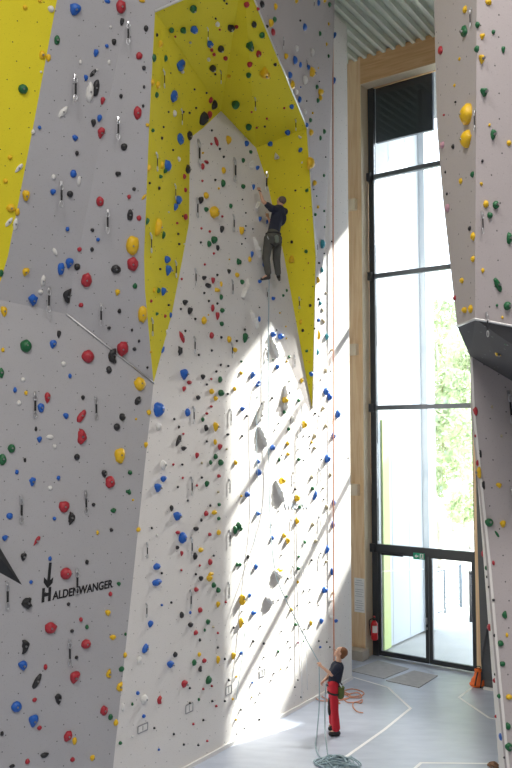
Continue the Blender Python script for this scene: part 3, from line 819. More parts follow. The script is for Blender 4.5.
# exit sign in the left door
ex = empty('exit_sign', W(415.5, 556.5, .1), 'small green emergency exit sign at the top of the left glass door', 'sign')
ei = Matrix.Translation(-ex.location)
zc_ = W(415, 556, .1).z; e0, e1 = ws(411.6, .1), ws(422.6, .1)
GR = mat('exit sign green', (.01, .38, .20), .5); WH = mat('sign white', (.85, .88, .86), .5)
def exb(name, sa, sb, a, b_, m, o1, o2):
    q = wbox(name, sa, sb, a, b_, o1, o2, m); q.parent = ex; q.matrix_parent_inverse = ei; return q
exb('sign_board', e0, e1, zc_ - .08, zc_ + .08, GR, .075, .095)
bm = bmesh.new(); es = e0 + (e1 - e0) * .3
def epoly(pts):
    bm.faces.new([bm.verts.new(WS(es + x, zc_ + z, .098)) for x, z in pts])
epoly([(-.055, 0), (0, .05), (0, .018), (.05, .018), (.05, -.018), (0, -.018), (0, -.05)])
q = link('arrow_symbol', bm2me('a', bm), WH); q.parent = ex; q.matrix_parent_inverse = ei
bm = bmesh.new(); es = e0 + (e1 - e0) * .76
epoly([(-.05, -.065), (.05, -.065), (.05, .065), (-.05, .065)])
q = link('doorway_symbol', bm2me('a', bm), WH); q.parent = ex; q.matrix_parent_inverse = ei
bm = bmesh.new()
for a_, b_, r in (((0, .045), (0, .045), .012), ((0, .03), (-.005, -.005), .012), ((-.005, -.005), (.025, -.045), .007), ((-.005, -.005), (-.03, -.04), .007), ((0, .025), (-.03, .01), .006), ((0, .025), (.03, .015), .006)):
    A_, B_ = WS(es + a_[0], zc_ + a_[1], .1), WS(es + b_[0], zc_ + b_[1], .1)
    cone_pts(bm, A_, B_ + Zv * .0005, r, r, 8)
q = link('running_figure_symbol', bm2me('a', bm), GR); q.parent = ex; q.matrix_parent_inverse = ei

# orange bag
OB = mat('orange nylon', (.90, .16, .02), .6, var=.2, scale=8, bump=.4)
bgp = FP(478.5, 687); bag = empty('rope_bag', bgp, 'orange bag with black straps slumped against the wooden post right of the door', 'bag')
sculpt('bag_body', [('e', V3_(0, 0, .14), .14, .11, .14), ('c', V3_(.0, 0, .15), V3_(.01, .02, .33), .12, .075), ('e', V3_(-.03, -.02, .08), .15, .12, .08), ('e', V3_(.0, .02, .40), .075, .055, .05)], OB, .014, 2, bag)
tube('strap', smooth_path([V3_(-.03, -.09, .38), V3_(-.07, -.125, .25), V3_(-.1, -.14, .08)], 5), .013, BLK, bag)
tube('strap', smooth_path([V3_(.04, -.08, .38), V3_(.03, -.12, .22), V3_(.0, -.15, .03)], 5), .013, BLK, bag)
bag.scale = (1.2, 1.1, .95)
ring('carry_handle', V3_(0, 0, .46), .05, .03, 0, .009, BLK, bag, 14, Matrix.Rotation(PI / 2, 3, 'X'))

# ------------------------------------------------------------------ painted lettering on the left wall
def wall_text(s_, p, q, px_h, m, name, shear=.22, bold=.012, P=None, nrm=None, parent=None):
    """text whose baseline runs p -> q (pixels), fitted to that length"""
    P = P or LL; nrm = nrm or ln
    a, b_ = P(*p), P(*q); u = (b_ - a); Ln = u.length; u.normalize(); v_ = nrm.cross(u)
    cu_ = bpy.data.curves.new(name, 'FONT'); cu_.body = s_; cu_.size = 1; cu_.shear = shear; cu_.offset = bold; cu_.extrude = .004
    t = bpy.data.objects.new('tmp', cu_); COL.objects.link(t); dg = DEP(); dg.update()
    me = bpy.data.meshes.new_from_object(t.evaluated_get(dg), depsgraph=dg); bpy.data.objects.remove(t)
    xs = [v.co.x for v in me.vertices]; ys = [v.co.y for v in me.vertices]
    hgt = (P(p[0], p[1] - px_h) - a).length
    for v in me.vertices:
        x = (v.co.x - min(xs)) / (max(xs) - min(xs)) * Ln; y = (v.co.y - min(ys)) / (max(ys) - min(ys)) * hgt
        v.co = a + u * x + v_ * y + nrm * (.004 + v.co.z)
    me.materials.clear(); return link(name, me, m, parent)
INK = mat('black wall paint', (.012, .012, .014), .7)
lt = empty('painted_lettering', LL(77, 595), 'black slanted HALDENWANGER lettering with arrow on the left grey wall', 'lettering')
li = Matrix.Translation(-lt.location)
for o_ in (wall_text('H', (41.5, 602.5), (52, 600.5), 14, INK, 'capital_letter', .15, .05), wall_text('ALDENWANGER', (52.2, 600.3), (112.5, 587.5), 8.6, INK, 'letter_row', .2, .028)):
    o_.parent = lt; o_.matrix_parent_inverse = li
bm = bmesh.new()
for pts in ([(49, 562.5), (51.8, 562.5), (50.3, 580), (53.4, 577), (52.6, 583), (47.5, 588.2), (43.6, 582.6), (44, 577), (47.2, 580.5)],):
    bm.faces.new([bm.verts.new(LL(x, y, .006)) for x, y in pts])
o_ = link('arrow_emblem', bm2me('a', bm), INK); o_.parent = lt; o_.matrix_parent_inverse = li
# blue lettering, faint, on the sunlit wall
PB_ = mat('pale blue wall paint', (.68, .74, .83), .7)
o_ = wall_text('WICOR', (284, 509.5), (308, 508.5), 6, PB_, 'pale_lettering', .0, .02, lambda x, y: M(x, y, .002), mn)
tag(o_, 'faint pale blue lettering painted on the sunlit wall below a yellow hold', 'lettering')
# dark triangle panel
bm = bmesh.new()
tri = [LL(-14, 524, .012), LL(22, 585, .012), LL(-14, 565, .012)]
base = [LL(-14, 524, .0), LL(22, 585, .0), LL(-14, 565, .0)]
apex = (tri[0] + tri[1] + tri[2]) / 3 + ln * .12
vb = [bm.verts.new(p) for p in base]; va = bm.verts.new(apex)
for i in range(3): bm.faces.new((vb[i], vb[(i + 1) % 3], va))
o_ = link('wall_volume', bm2me('v', bm), mat('black volume paint', (.03, .032, .035), .7), None)
tag(o_, 'black pointed wedge volume at the left edge beside the HALDENWANGER lettering', 'climbing volume')
HOLDS = r"""
25 7.5 5 5 y b
40 1 4 4 y b
51 9 7 7 w b
23 89 10 10 g b
42.5 55 7 9 y o
48.5 58 5 8 y o
41 72 3 3 w c
75 10 13 14 b w
57 40 6 10 g o
121 7 10 14 r o
107.5 1 6 5 b o
122 22 5 9 k w
114 42 5 7 k o
96 53 6 9 b w
107 46 4 4 b c
110.5 27 3 4 w c
109 62 3 5 w c
80.5 62 3 5 w c
93 73 7 12 k o/
86 78 5 7 b w
90 92 8 21 w o
96 88 7 18 k o
63 112 10 17 w o/
102.5 101 5 9 r w
121 96 4 5 k c
99.5 118.5 6 8 b w
93.5 123 6 9 k w
39.5 127.5 4 4 b c
75 89 0 28 q
118 129 0 23 q
128 34 0 24 q
97 70 3 3 w c
75 138 7 7 b w
77 153 4 5 k c
101 133 8 12 r w
124 147 7 8 k o
118 174 7 6 k w
73.5 173.5 7 8 b o
79 181 4 11 w o
53.5 177 5 6 w o
53 192 7 7 b w
70 194 7 7 k b
61 195 0 26 q
100 201.5 8 10 r o
107.5 222 0 24 q
92.5 230 4 4 k c
98 239.5 4 4 b c
92 249.5 4 5 k c
79.5 249.5 5 5 r o
67.5 229 4 5 b c
55 252 5 8 w o\
26 196 9 12 y w
19 168 8 11 w o/
10 157.5 5 5 y b
5.5 181 5 5 y b
11 208 9 8 y o
17.5 212 5 8 y o
9 222 8 13 w o/
15.5 224 5 14 w o
33 132 4 5 w c
146 28.5 5 7 k o
139 56 7 8 r o/
144 68 4 5 k c
144 87 3 4 k c
137.5 113 8 13 r o
143 106 3 4 k c
142 .5 6 5 y o
134 189 4 4 k c
129 197 4 5 r c
130 215 6 12 k o
139 218 5 6 r o
132.5 245.5 13 20 y o
144 197 5 8 y o/
25.5 272 8 9 y w
1 273 5 8 g o
61 269 7 13 b o
69.5 263 9 11 b w
77 267 7 7 k o/
86.5 280 11 15 r o
116 269 10 9 k o
117.5 292.5 6 7 y w
67.5 296 9 15 k m
81 305 5 5 r o
43 281 5 12 w o
40.5 292 5 5 w o
33 300 11 12 b w
48.5 300 0 25 q
101 315 0 22 q
119.5 311 4 5 k c
109 328 4 4 k c
4 312 8 11 y w
26 346 12 13 g b
59 334.5 5 9 k w
53 344.5 8 9 b w
3 350 4 5 y c
88 356.5 13 13 r b
122.5 348.5 12 15 r o
113 356 11 16 k m
109 370 6 8 k o
63.5 364 5 6 w o
70 376 4 5 b c
1 373 6 11 g o
23 379.5 5 5 w o
132.5 264 11 14 r o
135 286 5 6 g o
142.5 314.5 10 17 y o
132 330 3 4 k c
139 341 3 4 k c
134.5 349 4 4 k c
147.5 367.5 3 3 k c
140 384 12 14 y o
15 390 4 6 b c
26 393 4 5 y c
19 403 5 6 w o
34.5 405 0 25 q
47.5 398 7 12 r w
41 408 7 10 b o
66 416 7 7 b w
81.5 416 9 13 r o/
83 397.5 4 5 k c
95.5 408 0 22 q
122.5 417 7 8 k b
117 427 7 8 k b
36 429 3 5 k c
39.5 439.5 6 7 b w
50 437 8 5 w o
54.5 446.5 4 5 w c
81.5 437 11 15 r m
77 457 6 7 k b
11.5 448.5 8 9 g b
2.5 459.5 8 12 g b
25 460 3 5 k c
17 472 4 5 b c
32.5 482 7 10 b w
58.5 478 4 5 b c
50 488 5 5 w o
120 455.5 11 16 y o
104.5 474 7 9 k w
110 482 10 13 r o
85.5 502 0 22 q
21 509 0 26 q
93.5 504.5 4 4 k c
64 507 11 12 r o
127 491.5 3 4 g c
113.5 510.5 6 5 g o
138 400.5 7 9 k o/
130 472.5 5 5 g o
129.5 492 4 6 g o
136 419 3 3 y c
133 500 3 3 y c
9.5 516 7 7 b o/
54.5 518.5 4 4 b c
71 518 9 12 k m
97.5 532.5 3 5 y c
111.5 530 4 4 k c
5 538 7 7 b w
36.5 541 7 11 r w/
23.5 557 7 9 k w
50 558.5 4 5 b c
87 562 4 5 k c
66 573.5 12 12 r b
31 582 4 4 b c
76.5 581 0 24 q
7 595 0 26 q
27.5 603 13 12 k m
119 584 5 5 g w
110.5 594 4 5 r c
68.5 604 4 4 k c
108 613 7 7 y w
81 619.5 4 5 r c
87 627 4 5 g c
72 631 4 4 k c
50.5 628 12 12 r o/
125.5 634 3 4 g c
113 637.5 8 6 y w
25 646 9 13 k m
23 665.5 11 11 b w
45.5 667 4 6 r c
37 681 10 17 k o/
86 644 10 10 r b
69 652 0 24 q
76.5 657.5 4 4 k c
74.5 677.5 12 13 r w
58.5 699 8 12 k w
34.5 700 5 5 r o
16.5 706.5 11 11 b o/
33.5 721 11 13 b w
39.5 728 5 5 r o
2 733.5 4 5 k c
44.5 755 9 6 k o
27.5 761.5 5 6 r o
12 766 6 4 k o
68 736 9 11 r o/
74.5 741 5 8 y o
72.5 759.5 5 5 r o
92.5 758 6 7 y w
104 710.5 8 10 r o
110.5 717 5 7 g o
116 722.5 5 7 y o
109 674 7 9 y m
121.5 669 6 6 g o
120 687 8 9 y m
125.5 655 4 6 y o
123 707 4 9 w o
194 10 7 10 g o
172 31 5 8 g o/
184 31.5 6 9 g o/
195 31 7 11 b o
175.5 37 3 3 r c
190.5 43 3 4 w c
210.5 45 7 10 b w
212 50.5 4 4 r c
214.5 55 4 4 r c
209 60 4 5 w c
221.5 50 7 9 k o/
231.5 29 10 8 k w
236.5 27.5 5 4 r c
226 59 4 7 r o
213.5 69.5 7 9 k o
215.5 74.5 3 3 k c
182 65.5 8 12 b w
183 72 4 4 w c
216 19 3 3 k c
218 25 4 8 w o
220 30 3 3 r c
224.5 1 3 3 k c
227 4 3 3 k c
207 34 0 14 q
220 77 0 14 q
195 89.5 3 3 k c
207 93 3 3 k c
229 77 4 5 y c
157.5 35 3 4 k c
161.5 44 5 7 y o
155 58 4 8 g o
166.5 58.5 4 6 g o
163 79 0 19 q
153.5 82.5 3 8 y o
159 85 4 8 y o
157.5 95 4 7 g w
171 73 2 2 k c
175 96.5 7 14 b w
169 112 3 3 k c
175.5 113.5 4 7 w o
181 117 0 16 q
164 127 3 3 k c
153.5 130.5 5 5 g w
162.5 138 3 4 k c
147.5 125 4 4 y c
181.5 139 7 13 b w
190 136 6 11 k w
173.5 150 3 3 k c
156 162 0 19 q
149.5 168 4 8 y o
162.5 165 4 8 y o
169 165.5 7 11 b o
165.5 171 4 5 g c
161 176.5 4 4 g c
150 183 3 3 k c
159.5 188 3 4 k c
189 169.5 6 10 k w
185 176.5 3 6 r c
186 190 3 5 r c
179.5 159 3 5 w c
174.5 192 0 16 q
211.5 100.5 4 6 r o
215.5 105.5 6 9 k o/
205.5 119 7 16 k o/
210.5 115 5 8 r o
196.5 108 3 3 k c
190 113 3 3 k c
184 112 3 3 k c
235.5 106 9 10 g b
212 130.5 3 3 k c
216.5 141.5 5 10 r o\
220 149 3 3 k c
229 140 6 9 y o
224 157 3 3 k c
211.5 144 3 3 r c
203 153 3 3 y c
198 153 0 26 q
206.5 162 5 4 r o
203 166.5 4 7 r o
224 170.5 5 7 y o
234 170 0 24 q
223.5 183.5 5 8 g o
219 188.5 3 3 y c
215.5 180 3 3 k c
202.5 181 3 3 r c
148 221.5 5 8 g w
159 227 8 18 y o
164 235 4 8 g o
150 243 0 20 q
180 200 7 9 b o
176.5 207 6 8 b w
169 212 2 2 w c
186.5 217 5 7 r w
183 216 2 2 k c
177.5 223 3 3 r c
178.5 234 3 3 k c
179.5 244 3 3 k c
184.5 244 2 2 w c
168 259.5 7 8 b o
169.5 270.5 8 11 b w
175 269 0 17 q
160.5 269 3 3 k c
151 257 2 2 y c
201.5 200.5 7 8 k w
206.5 195.5 6 7 y o
196.5 208 0 20 q
206.5 209.5 5 5 g b
215 212.5 11 12 y o\
231 206 4 5 g o
233 223 0 17 q
222.5 216.5 3 3 r c
201.5 228.5 3 3 r c
210 231.5 3 3 r c
222.5 229.5 6 8 k w
214.5 240 7 8 g b
209.5 244 5 7 g o
201 242.5 3 3 k c
218 248 4 6 k o
214 253.5 3 3 r c
205 264.5 3 3 r c
238.5 261.5 4 7 g o
229.5 259.5 2 2 y c
229.5 271.5 5 5 k w
237.5 275 5 5 y o
217.5 275 3 3 k c
204.5 278 6 5 k w
213.5 280.5 5 7 r w
221.5 284 3 6 y o
208.5 285.5 7 5 k o
195 277 0 17 q
182 279 3 3 r c
232 287 0 15 q
164.5 291.5 7 9 b w
159 290.5 4 6 g o
154.5 290 3 5 y o
151.5 301 3 4 r c
169 305 3 3 k c
157.5 314 4 4 g w
165.5 316 3 4 r c
151.5 327 0 18 q
163 350 4 10 b o/
167 332 3 6 w o
171 315 3 6 b o
151.5 352 3 3 y c
185.5 302.5 7 6 k w
190.5 311 7 8 k w
181 309 3 3 k c
204.5 293 3 3 k c
217 290 8 5 y m
221.5 297 4 6 g o
217.5 303.5 3 3 k c
209 301 3 3 k c
213 308 4 8 r o
222.5 310.5 5 5 g b
218 316 5 9 r w
208.5 315 2 2 y c
204.5 320.5 6 8 y o
195.5 319 3 3 k c
222 324 5 5 g o
185.5 331 3 3 k c
182 337 6 12 r o\
180.5 350.5 6 9 k m
194 345 0 17 q
212 335.5 5 7 r o
221.5 337.5 3 3 k c
229.5 339.5 5 7 y o
237 341 3 3 k c
235.5 350 5 5 y o
212 350.5 3 3 k c
199 355 3 3 k c
221 365 3 3 k c
228.5 366 3 3 k c
216.5 371.5 3 3 k c
231.5 350 0 15 q
185 374.5 10 11 b w
203.5 377 6 6 k w
220.5 379.5 5 7 g o
189.5 382.5 6 4 r o
211.5 379 3 3 r c
184.5 389 5 6 r w
198.5 397.5 5 5 k o
207 384.5 3 3 k c
212 391.5 6 6 y o
221.5 393 7 7 g b
216 398.5 5 5 y o
235 389 4 5 y o
228 394 3 3 k c
159.5 410 12 15 b o
149 412.5 5 6 y o
188 412.5 6 9 b o
193 415 0 17 q
159 426.5 7 8 w o/
174.5 419 3 3 k c
179 427 3 4 k c
211.5 406.5 4 3 r c
207 413.5 4 3 r c
203 419.5 4 5 g o
230 417 0 16 q
206.5 428 5 7 k o
216.5 427 7 10 y w
183.5 434 3 3 r c
178.5 441 7 12 k w/
184 448.5 7 5 k w
207 441.5 3 3 k c
215.5 442 4 6 y o
220.5 447 6 7 r w
228 434.5 4 3 k c
216 456.5 5 6 g o
221 462.5 6 7 g b
211 462.5 4 5 g o
197.5 455.5 5 7 r w
163.5 465 7 10 w o
146 445 5 7 y w
148 452 2 2 w c
173.5 464.5 3 3 r c
182.5 464.5 3 3 k c
202 463 3 3 t c
236 462.5 4 6 y o
227 449 3 3 t c
164 479 8 7 b w
183 478 3 3 r c
202 477.5 3 3 k c
219 476 4 4 r c
158.5 488 9 10 b w
178 487 3 3 k c
197 485.5 3 3 r c
207.5 484 6 7 g w
191 486 0 18 q
229 486 0 14 q
218.5 492 3 3 t c
188 500.5 3 3 k c
172 508.5 5 7 k w
210.5 505.5 3 3 k c
219.5 504.5 4 4 g o
206.5 513.5 5 6 r o
214.5 512.5 6 5 y o
201.5 520 3 4 k c
178 516.5 10 10 b w
219 518.5 4 4 g o
196.5 529 7 5 k w
178 532.5 5 4 r o
183 538 9 12 b o
177.5 547.5 4 4 k c
152 528 3 3 k c
157 535 3 3 w c
210 534.5 4 4 r c
219 532.5 5 6 y o
191 546 0 18 q
235.5 530 5 9 g o
239 526 6 9 g b
229 538 0 16 q
146.5 550 0 15 q
201 550 6 5 y o
182 553.5 4 6 r w
195.5 556 5 8 k o
214 555.5 3 3 k c
210.5 562 5 7 r o
157 566.5 8 7 b b
162 573 3 3 k c
181.5 570 3 3 r c
200 565.5 3 3 r c
153 560 2 2 w c
211 574 6 4 y o
196 574 3 3 k c
237.5 564.5 4 5 g o
157 582.5 10 7 b o
201.5 578.5 6 6 k w
210 578.5 8 7 y w
214 585 5 6 g b
218.5 590 5 6 g b
196.5 589.5 5 5 r b
228 590 0 16 q
190 599 0 18 q
146 610 0 14 q
162 605 3 3 b c
171.5 602.5 3 3 k c
226 602 3 3 r c
218.5 604.5 5 7 y w
200.5 610 5 6 r o
182 615 5 7 k o
190.5 612.5 3 4 b c
208.5 622 6 6 g w
191 625 7 6 k w
205 630 3 4 g o
213.5 627 3 3 t c
196 632.5 5 5 r o
234 627.5 3 3 k c
151 624 7 8 b w
200 640 3 4 k c
218 633 3 3 r c
218 647.5 3 3 k c
145.5 648.5 7 10 b o/
199.5 654.5 4 5 y o
175.5 654.5 5 6 k o
234 656 6 8 y w
204.5 660.5 5 5 r o
218.5 660 5 9 y w
194.5 662.5 5 7 g o
225 659 3 3 k c
171 664.5 9 8 b w
200.5 669 5 6 k m
139.5 659.5 6 8 w o
209 680 7 9 g o/
185 684 8 8 r w
190 688 3 3 k c
203.5 689 3 3 r c
212 686 3 3 r c
199 699.5 3 4 g c
212.5 701 3 3 k c
190 703 3 3 k c
216.5 706 3 3 r c
225 701 3 3 k c
229 680 3 3 k c
144.5 699 8 9 w o
160 700 6 9 r m
138 693 4 4 b c
132.5 704 3 4 g c
144 716 4 4 b c
154.5 728 3 3 k c
193.5 724 3 3 r c
203.5 720 3 3 k c
174 734 3 3 k c
184 744.5 3 3 k c
198.5 745 3 3 k c
207.5 741 3 3 r c
159 749.5 3 3 b c
132.5 736.5 3 3 w c
120.5 743 4 4 g c
138.7 529.5 5 5 y o
247 5.5 6 8 r o
263 4 6 8 k w
276.5 6.5 4 6 y o
258.5 9 4 4 r c
254.5 25 7 8 k w
262.5 36 7 7 g o
272 23 6 8 y o
275.5 19.5 5 6 g o
267.5 26.5 4 4 k c
274 32 5 8 r w
251.5 47.5 9 13 g m
259 54.5 9 7 r w
249.5 65.5 7 6 r o
248.5 76 7 6 g b
266 75 15 10 y m/
275.5 65 4 4 k c
277.5 54.5 2 2 k c
297 1 4 5 y o
305.5 27 6 8 b w
300.5 20.5 3 3 k c
283 43 0 13 q
297.5 48 5 7 w w
287 56 5 6 y o
296 60 5 8 b o
301 65 4 6 b w
309 67 5 6 b w
313.5 73 6 13 y m\
313 52.5 3 12 w o
320.5 33.5 3 5 g o
319 2.5 4 6 b o
325 1 5 4 y o
330 4.5 5 6 g w
313.5 4 0 10 q
329 24 3 4 y o
327 44 3 4 y o
329 56 3 4 g o
291 75 5 7 b o/
293.5 85 6 9 y w
297 92 5 6 w o
306 80 4 12 w o
306.5 65 0 10 q
317.5 87 4 5 g o
321.5 92 8 8 y o
319.5 81.5 2 2 k c
301 87 2 2 b c
318.5 68 2 2 y c
335 35.5 5 7 b w
334.5 81 5 8 b w
300.5 99.5 5 7 b w
321 98 5 6 y o
318.5 100.5 4 5 g o
311 120 4 5 g o
307 101 2 2 k c
307.5 125 4 5 b o
312 132.5 6 7 y o
305.5 112 3 7 w o
313 113 3 3 y c
325 131.5 4 5 g o
321 138 3 5 g o
312 163 9 12 y o
324.5 175.5 3 4 g o
326 157 2 2 k c
315.5 183 5 6 y o
314 189.5 2 2 k c
292 107.5 6 5 b o
284.5 108.5 3 3 r c
248.5 128 7 8 g b
251.5 112.5 3 3 r c
267 119 3 3 r c
257 128 3 3 r c
265 127 3 3 k c
254.5 104 0 14 q
295 125 0 12 q
288 133.5 6 7 b o
270.5 144 8 7 b o
300 137 8 5 w m/
277 157 10 8 w m/
300.5 150 6 6 b o
302 162.5 3 3 w c
307 190.5 6 4 g o
295.5 190.5 3 3 k c
247 143.5 5 6 b o
251 152 4 4 g o
243.5 160.5 4 5 g o
251 165 8 5 w l/
258 168 5 5 b w
243.5 186.5 5 5 g o
254 187 4 6 b w
266.5 182 0 20 q
242.5 199.5 2 2 k c
246 213 2 2 k c
257.5 206 7 5 w l/
260.5 219 4 6 b w
267.5 222 3 5 b w
246 226 2 2 k c
253 229 2 2 k c
242.5 231 7 9 y w
245.5 238.5 2 2 k c
242 244 2 2 k c
252.5 254.5 4 7 b w
250 259.5 4 6 y o
240.5 262 3 5 g o
242.5 282 5 5 g o
256.5 247 5 21 w l\
247.5 284 3 11 w l
264 264 3 6 b o
260 281.5 4 4 b b
292 242 4 4 k b
306.5 251.5 6 5 g o
292 260 6 9 y m/
308.5 263 2 2 r c
304.5 208 2 2 r c
307.5 220 2 2 r c
308 232 2 4 y c
313 286.5 2 2 k c
317 196 2 2 g c
316 214.5 4 4 g o
318.5 207 3 4 y c
316.5 247 0 13 q
319.5 263 3 3 k c
318.5 280 3 8 y o
323.5 244 5 10 c o
322.5 270 3 7 c o
332 241.5 2 2 k c
324.5 253.5 2 2 k c
324.5 211 2 3 g c
325 227 2 3 g c
244 292 4 15 w l/
253.5 319.5 5 20 w l\
259.5 307.5 2 2 k c
259.5 319 3 6 b o
273.5 298.5 4 4 b b
283.5 295.5 3 3 g c
287 290.5 3 4 g o
245 329.5 3 3 k c
246 338 7 11 g w
273.5 334.5 6 6 b b
281 336.5 7 6 b b
277 330 2 2 k c
280 313 2 2 y c
286.5 338.5 2 2 y c
286 326.5 2 2 y c
287 361.5 2 3 y c
289.5 357 3 4 g c
294 361 0 12 q
274 348 5 21 w l\
241.5 373 4 4 y o
241.5 361.5 3 3 g c
278 367 5 6 b w
253 375.5 6 8 b w/
259.5 382.5 4 4 b w
273 360 2 2 g c
289.5 381 2 2 g c
302 381 4 6 y w
266 355 0 14 q
266.5 294 0 12 q
299 303 0 12 q
310.5 305.5 4 4 k b
303 330.5 4 4 k b
315 328.5 3 3 k b
307 351 5 4 g o
311.5 374 7 7 b w
301 322 3 5 y o
309.5 362 3 3 y c
319 335 4 10 y o
319 299 3 4 k c
320.5 303 3 6 c o
319 320 3 5 b o
318 352 3 7 c o
327.5 337 5 7 c w
326 293 5 3 t o/
322.5 310 5 4 t o/
323.5 321 6 5 t o/
332 350 3 3 t c
326 371 4 5 t o/
319 368 0 12 q
331 371 2 2 k c
321 380 2 2 k c
243 409 6 5 b w
258 385.5 6 4 b w
279 404 7 26 w l
254 418 8 28 w l/
256 442 12 24 w l\
285.5 400 7 7 y b
289.5 393 3 3 k c
299 400.5 4 4 g o
284.5 412 4 4 g o
258 422.5 5 6 b w
272.5 398 3 3 k c
262 404 2 2 k c
257.5 397 2 2 k c
247 416 3 3 k c
278.5 423.5 2 2 k c
275 430 2 2 k c
289 429 4 4 g o
293 419 4 8 w o
304.5 424.5 6 8 y b
315.5 413.5 3 3 k c
319 421 0 12 q
326.5 391.5 6 8 b o
330 397 6 8 b o
323.5 408 4 5 t o/
326 426 4 5 t o/
334 436 5 7 b o
338.5 414 6 9 b o
328 458.5 7 9 b o
315 436 4 6 t o
298 437 2 2 k c
304 436 2 2 k c
309.5 436.5 2 2 k c
312 442.5 3 3 y c
315 448 4 4 t o
310 448.5 2 2 k c
298.5 449 2 2 k c
242.5 436 3 3 k c
273 447.5 6 6 b o
288 443.5 4 5 y o
288.5 454 4 4 y o
282 455 2 2 k c
279.5 459.5 3 5 g o
299 459.5 4 4 g o
303.5 460.5 2 2 k c
321.5 459.5 2 2 k c
258.5 461.5 4 5 b o
259 472.5 6 7 b b
282.5 480.5 7 7 y b
348.5 458 2 2 k c
312 477 4 5 t o
319 475 0 14 q
330.5 475 3 5 t o
293 478 0 12 q
297.5 498 8 7 y m
295.5 489 3 3 k c
313 488.5 4 5 g o
315.5 495 5 12 b o/
247.5 494.5 6 6 b o
241.5 496 3 3 y c
258 513.5 5 5 b b
241 528.5 4 6 g b
300 507 4 4 g o
278.5 511 2 2 k c
297.5 521 5 7 y o
291 524 0 10 q
284.5 535.5 5 6 y o
288.5 541 6 7 y w
272.5 538 4 5 b o
271.5 525 2 2 k c
305 542 4 4 g o
313 524.5 4 5 t o
319 523 0 14 q
316 541 4 5 t o
334 502.5 4 8 b o
333.5 524.5 4 8 b o
327 507 4 6 t o
323.5 488 3 3 t c
324 499.5 2 2 k c
327.5 549.5 5 9 b o/
299 556.5 4 3 g o
281.5 555 2 2 k c
248.5 557 4 5 k w
240.5 564.5 3 5 g o
256.5 567 5 7 b w
280 570 7 5 y o
298.5 568.5 4 4 g o
292.5 571 0 10 q
312 560 3 3 k c
326.5 561.5 3 4 t o
319 562 0 12 q
332.5 571.5 4 8 b o
321 553 2 2 k c
242.5 599 8 11 y m
250 595.5 5 5 b w
254 612.5 6 5 b o
241.5 623 6 11 y w
242 611.5 2 2 k c
271 580 15 15 w l>
263 606 17 14 w l>
273 497 10 26 w l\
298 582 3 4 y c
286.5 596.5 3 3 g c
288 578.5 3 3 k c
278.5 600 2 2 k c
304 591 2 3 k c
310 589.5 2 2 k c
310 602 2 2 k c
318.5 605 2 2 k c
291.5 609.5 4 4 y b
297.5 605.5 2 2 k c
296 624.5 4 4 g o
311.5 623 4 6 y w
304.5 629 2 2 k c
322 621 5 7 b w
325 590 6 7 b b
331 601 5 4 w o
333 593 3 4 t c
331.5 617 4 4 w o
336.5 621 5 4 b w
260.5 626 2 2 k c
281.5 631 2 2 k c
253.5 641 3 4 k c
288 641.5 2 2 k c
278.5 651.5 3 4 g o
241.5 653 4 4 b c
264 643.5 3 3 k c
264 657 2 2 k c
290.5 647 2 2 k c
291 659 2 2 k c
304 641 2 2 g c
298 642.5 3 3 p c
320.5 647 3 3 b c
319 641 2 2 k c
327 642 2 2 k c
330 647 2 2 k c
260 667 2 2 k c
281 669 2 2 y c
287.5 667 2 2 k c
236.5 676.5 3 3 y c
274 673.5 2 2 k c
271 680.5 2 2 k c
252.5 682.5 3 3 b c
260 693 2 2 k c
252 697 2 2 y c
255.5 702.5 2 2 k c
233 699 3 3 y c
241 709.5 3 3 k c
236 719.5 3 3 y c
244.5 728.5 2 2 k c
259.5 719.5 3 3 k c
237 734 2 2 k c
298 680 2 2 k c
295 687 2 2 k c
301 697 2 2 k c
464 9.5 5 7 y o
488.5 2 7 6 y o
471.5 18 0 20 q
477.5 25 5 7 g b
463 31.5 8 11 g w
493.5 32 4 5 g b
482.5 36.5 6 7 y w
439.5 50.5 5 10 r w
476 49 5 7 g b
503.5 50 5 8 g w
459 59 3 4 y c
482 59.5 7 10 y w
454 85.5 3 4 y c
455 102 3 3 k c
484.5 92.5 9 10 g w
464 114 11 22 y o
443.5 115 3 3 r c
476 120 0 22 q
489.5 125 3 4 y c
464 139 10 18 y o
441.5 145 4 8 p o
452.5 146.5 3 5 k c
493.5 135 7 12 g w
509 143 5 6 y o
482.5 161 3 4 k c
471.5 174.5 4 6 g o
460 181 4 7 y w
481.5 184 4 4 y w
445 172 2 4 k c
446.5 194 2 4 k c
486 204 6 8 y o
496 205 7 9 g o
490 215.5 6 7 g b
446.5 208 5 8 p o
481.5 223 0 22 q
469 228.5 3 5 k c
472 236.5 5 8 y o
509.5 238.5 6 12 g o
472 259 4 7 y o
483 270.5 4 5 y o
461 280.5 5 6 y o
454 298 3 6 r o
498 285 9 18 g o\
497 305.5 3 4 g c
507.5 306 8 9 g b
463.5 310 6 7 y b
469.5 309 5 8 y o
502.5 317.5 3 4 y c
486 325 0 24 q
507.5 342 10 11 g b
498.5 353.5 9 10 y w
492 407 3 4 t c
508 408 0 32 q
501.5 436 3 4 t c
475.5 411.5 5 10 r o
475 436 2 4 r c
480.5 454 4 9 k m
477 463 3 7 r o
478.5 472.5 5 12 y o
483.5 485 5 9 k m
499 485.5 7 6 y w
511 500 0 24 q
489 522.5 9 9 g b
503 524 7 8 y w
497 534 5 8 g o\
483 553.5 4 7 r o
493.5 563 3 5 r o
486.5 568 3 6 g o
487 577 2 3 k c
488.5 587 2 3 k c
493.5 600 4 3 k c
505 615 7 8 g m
507 635 3 5 y o
500.5 643.5 7 7 g b
489.5 627.5 4 8 r o
494 635.5 2 5 k c
502.5 664 6 6 g o
495 674.5 2 3 k c
494.5 680.5 4 5 r o
498.5 696 4 5 g o
509 697 7 6 y b
496 716.5 4 4 r o
508 726 6 8 g o
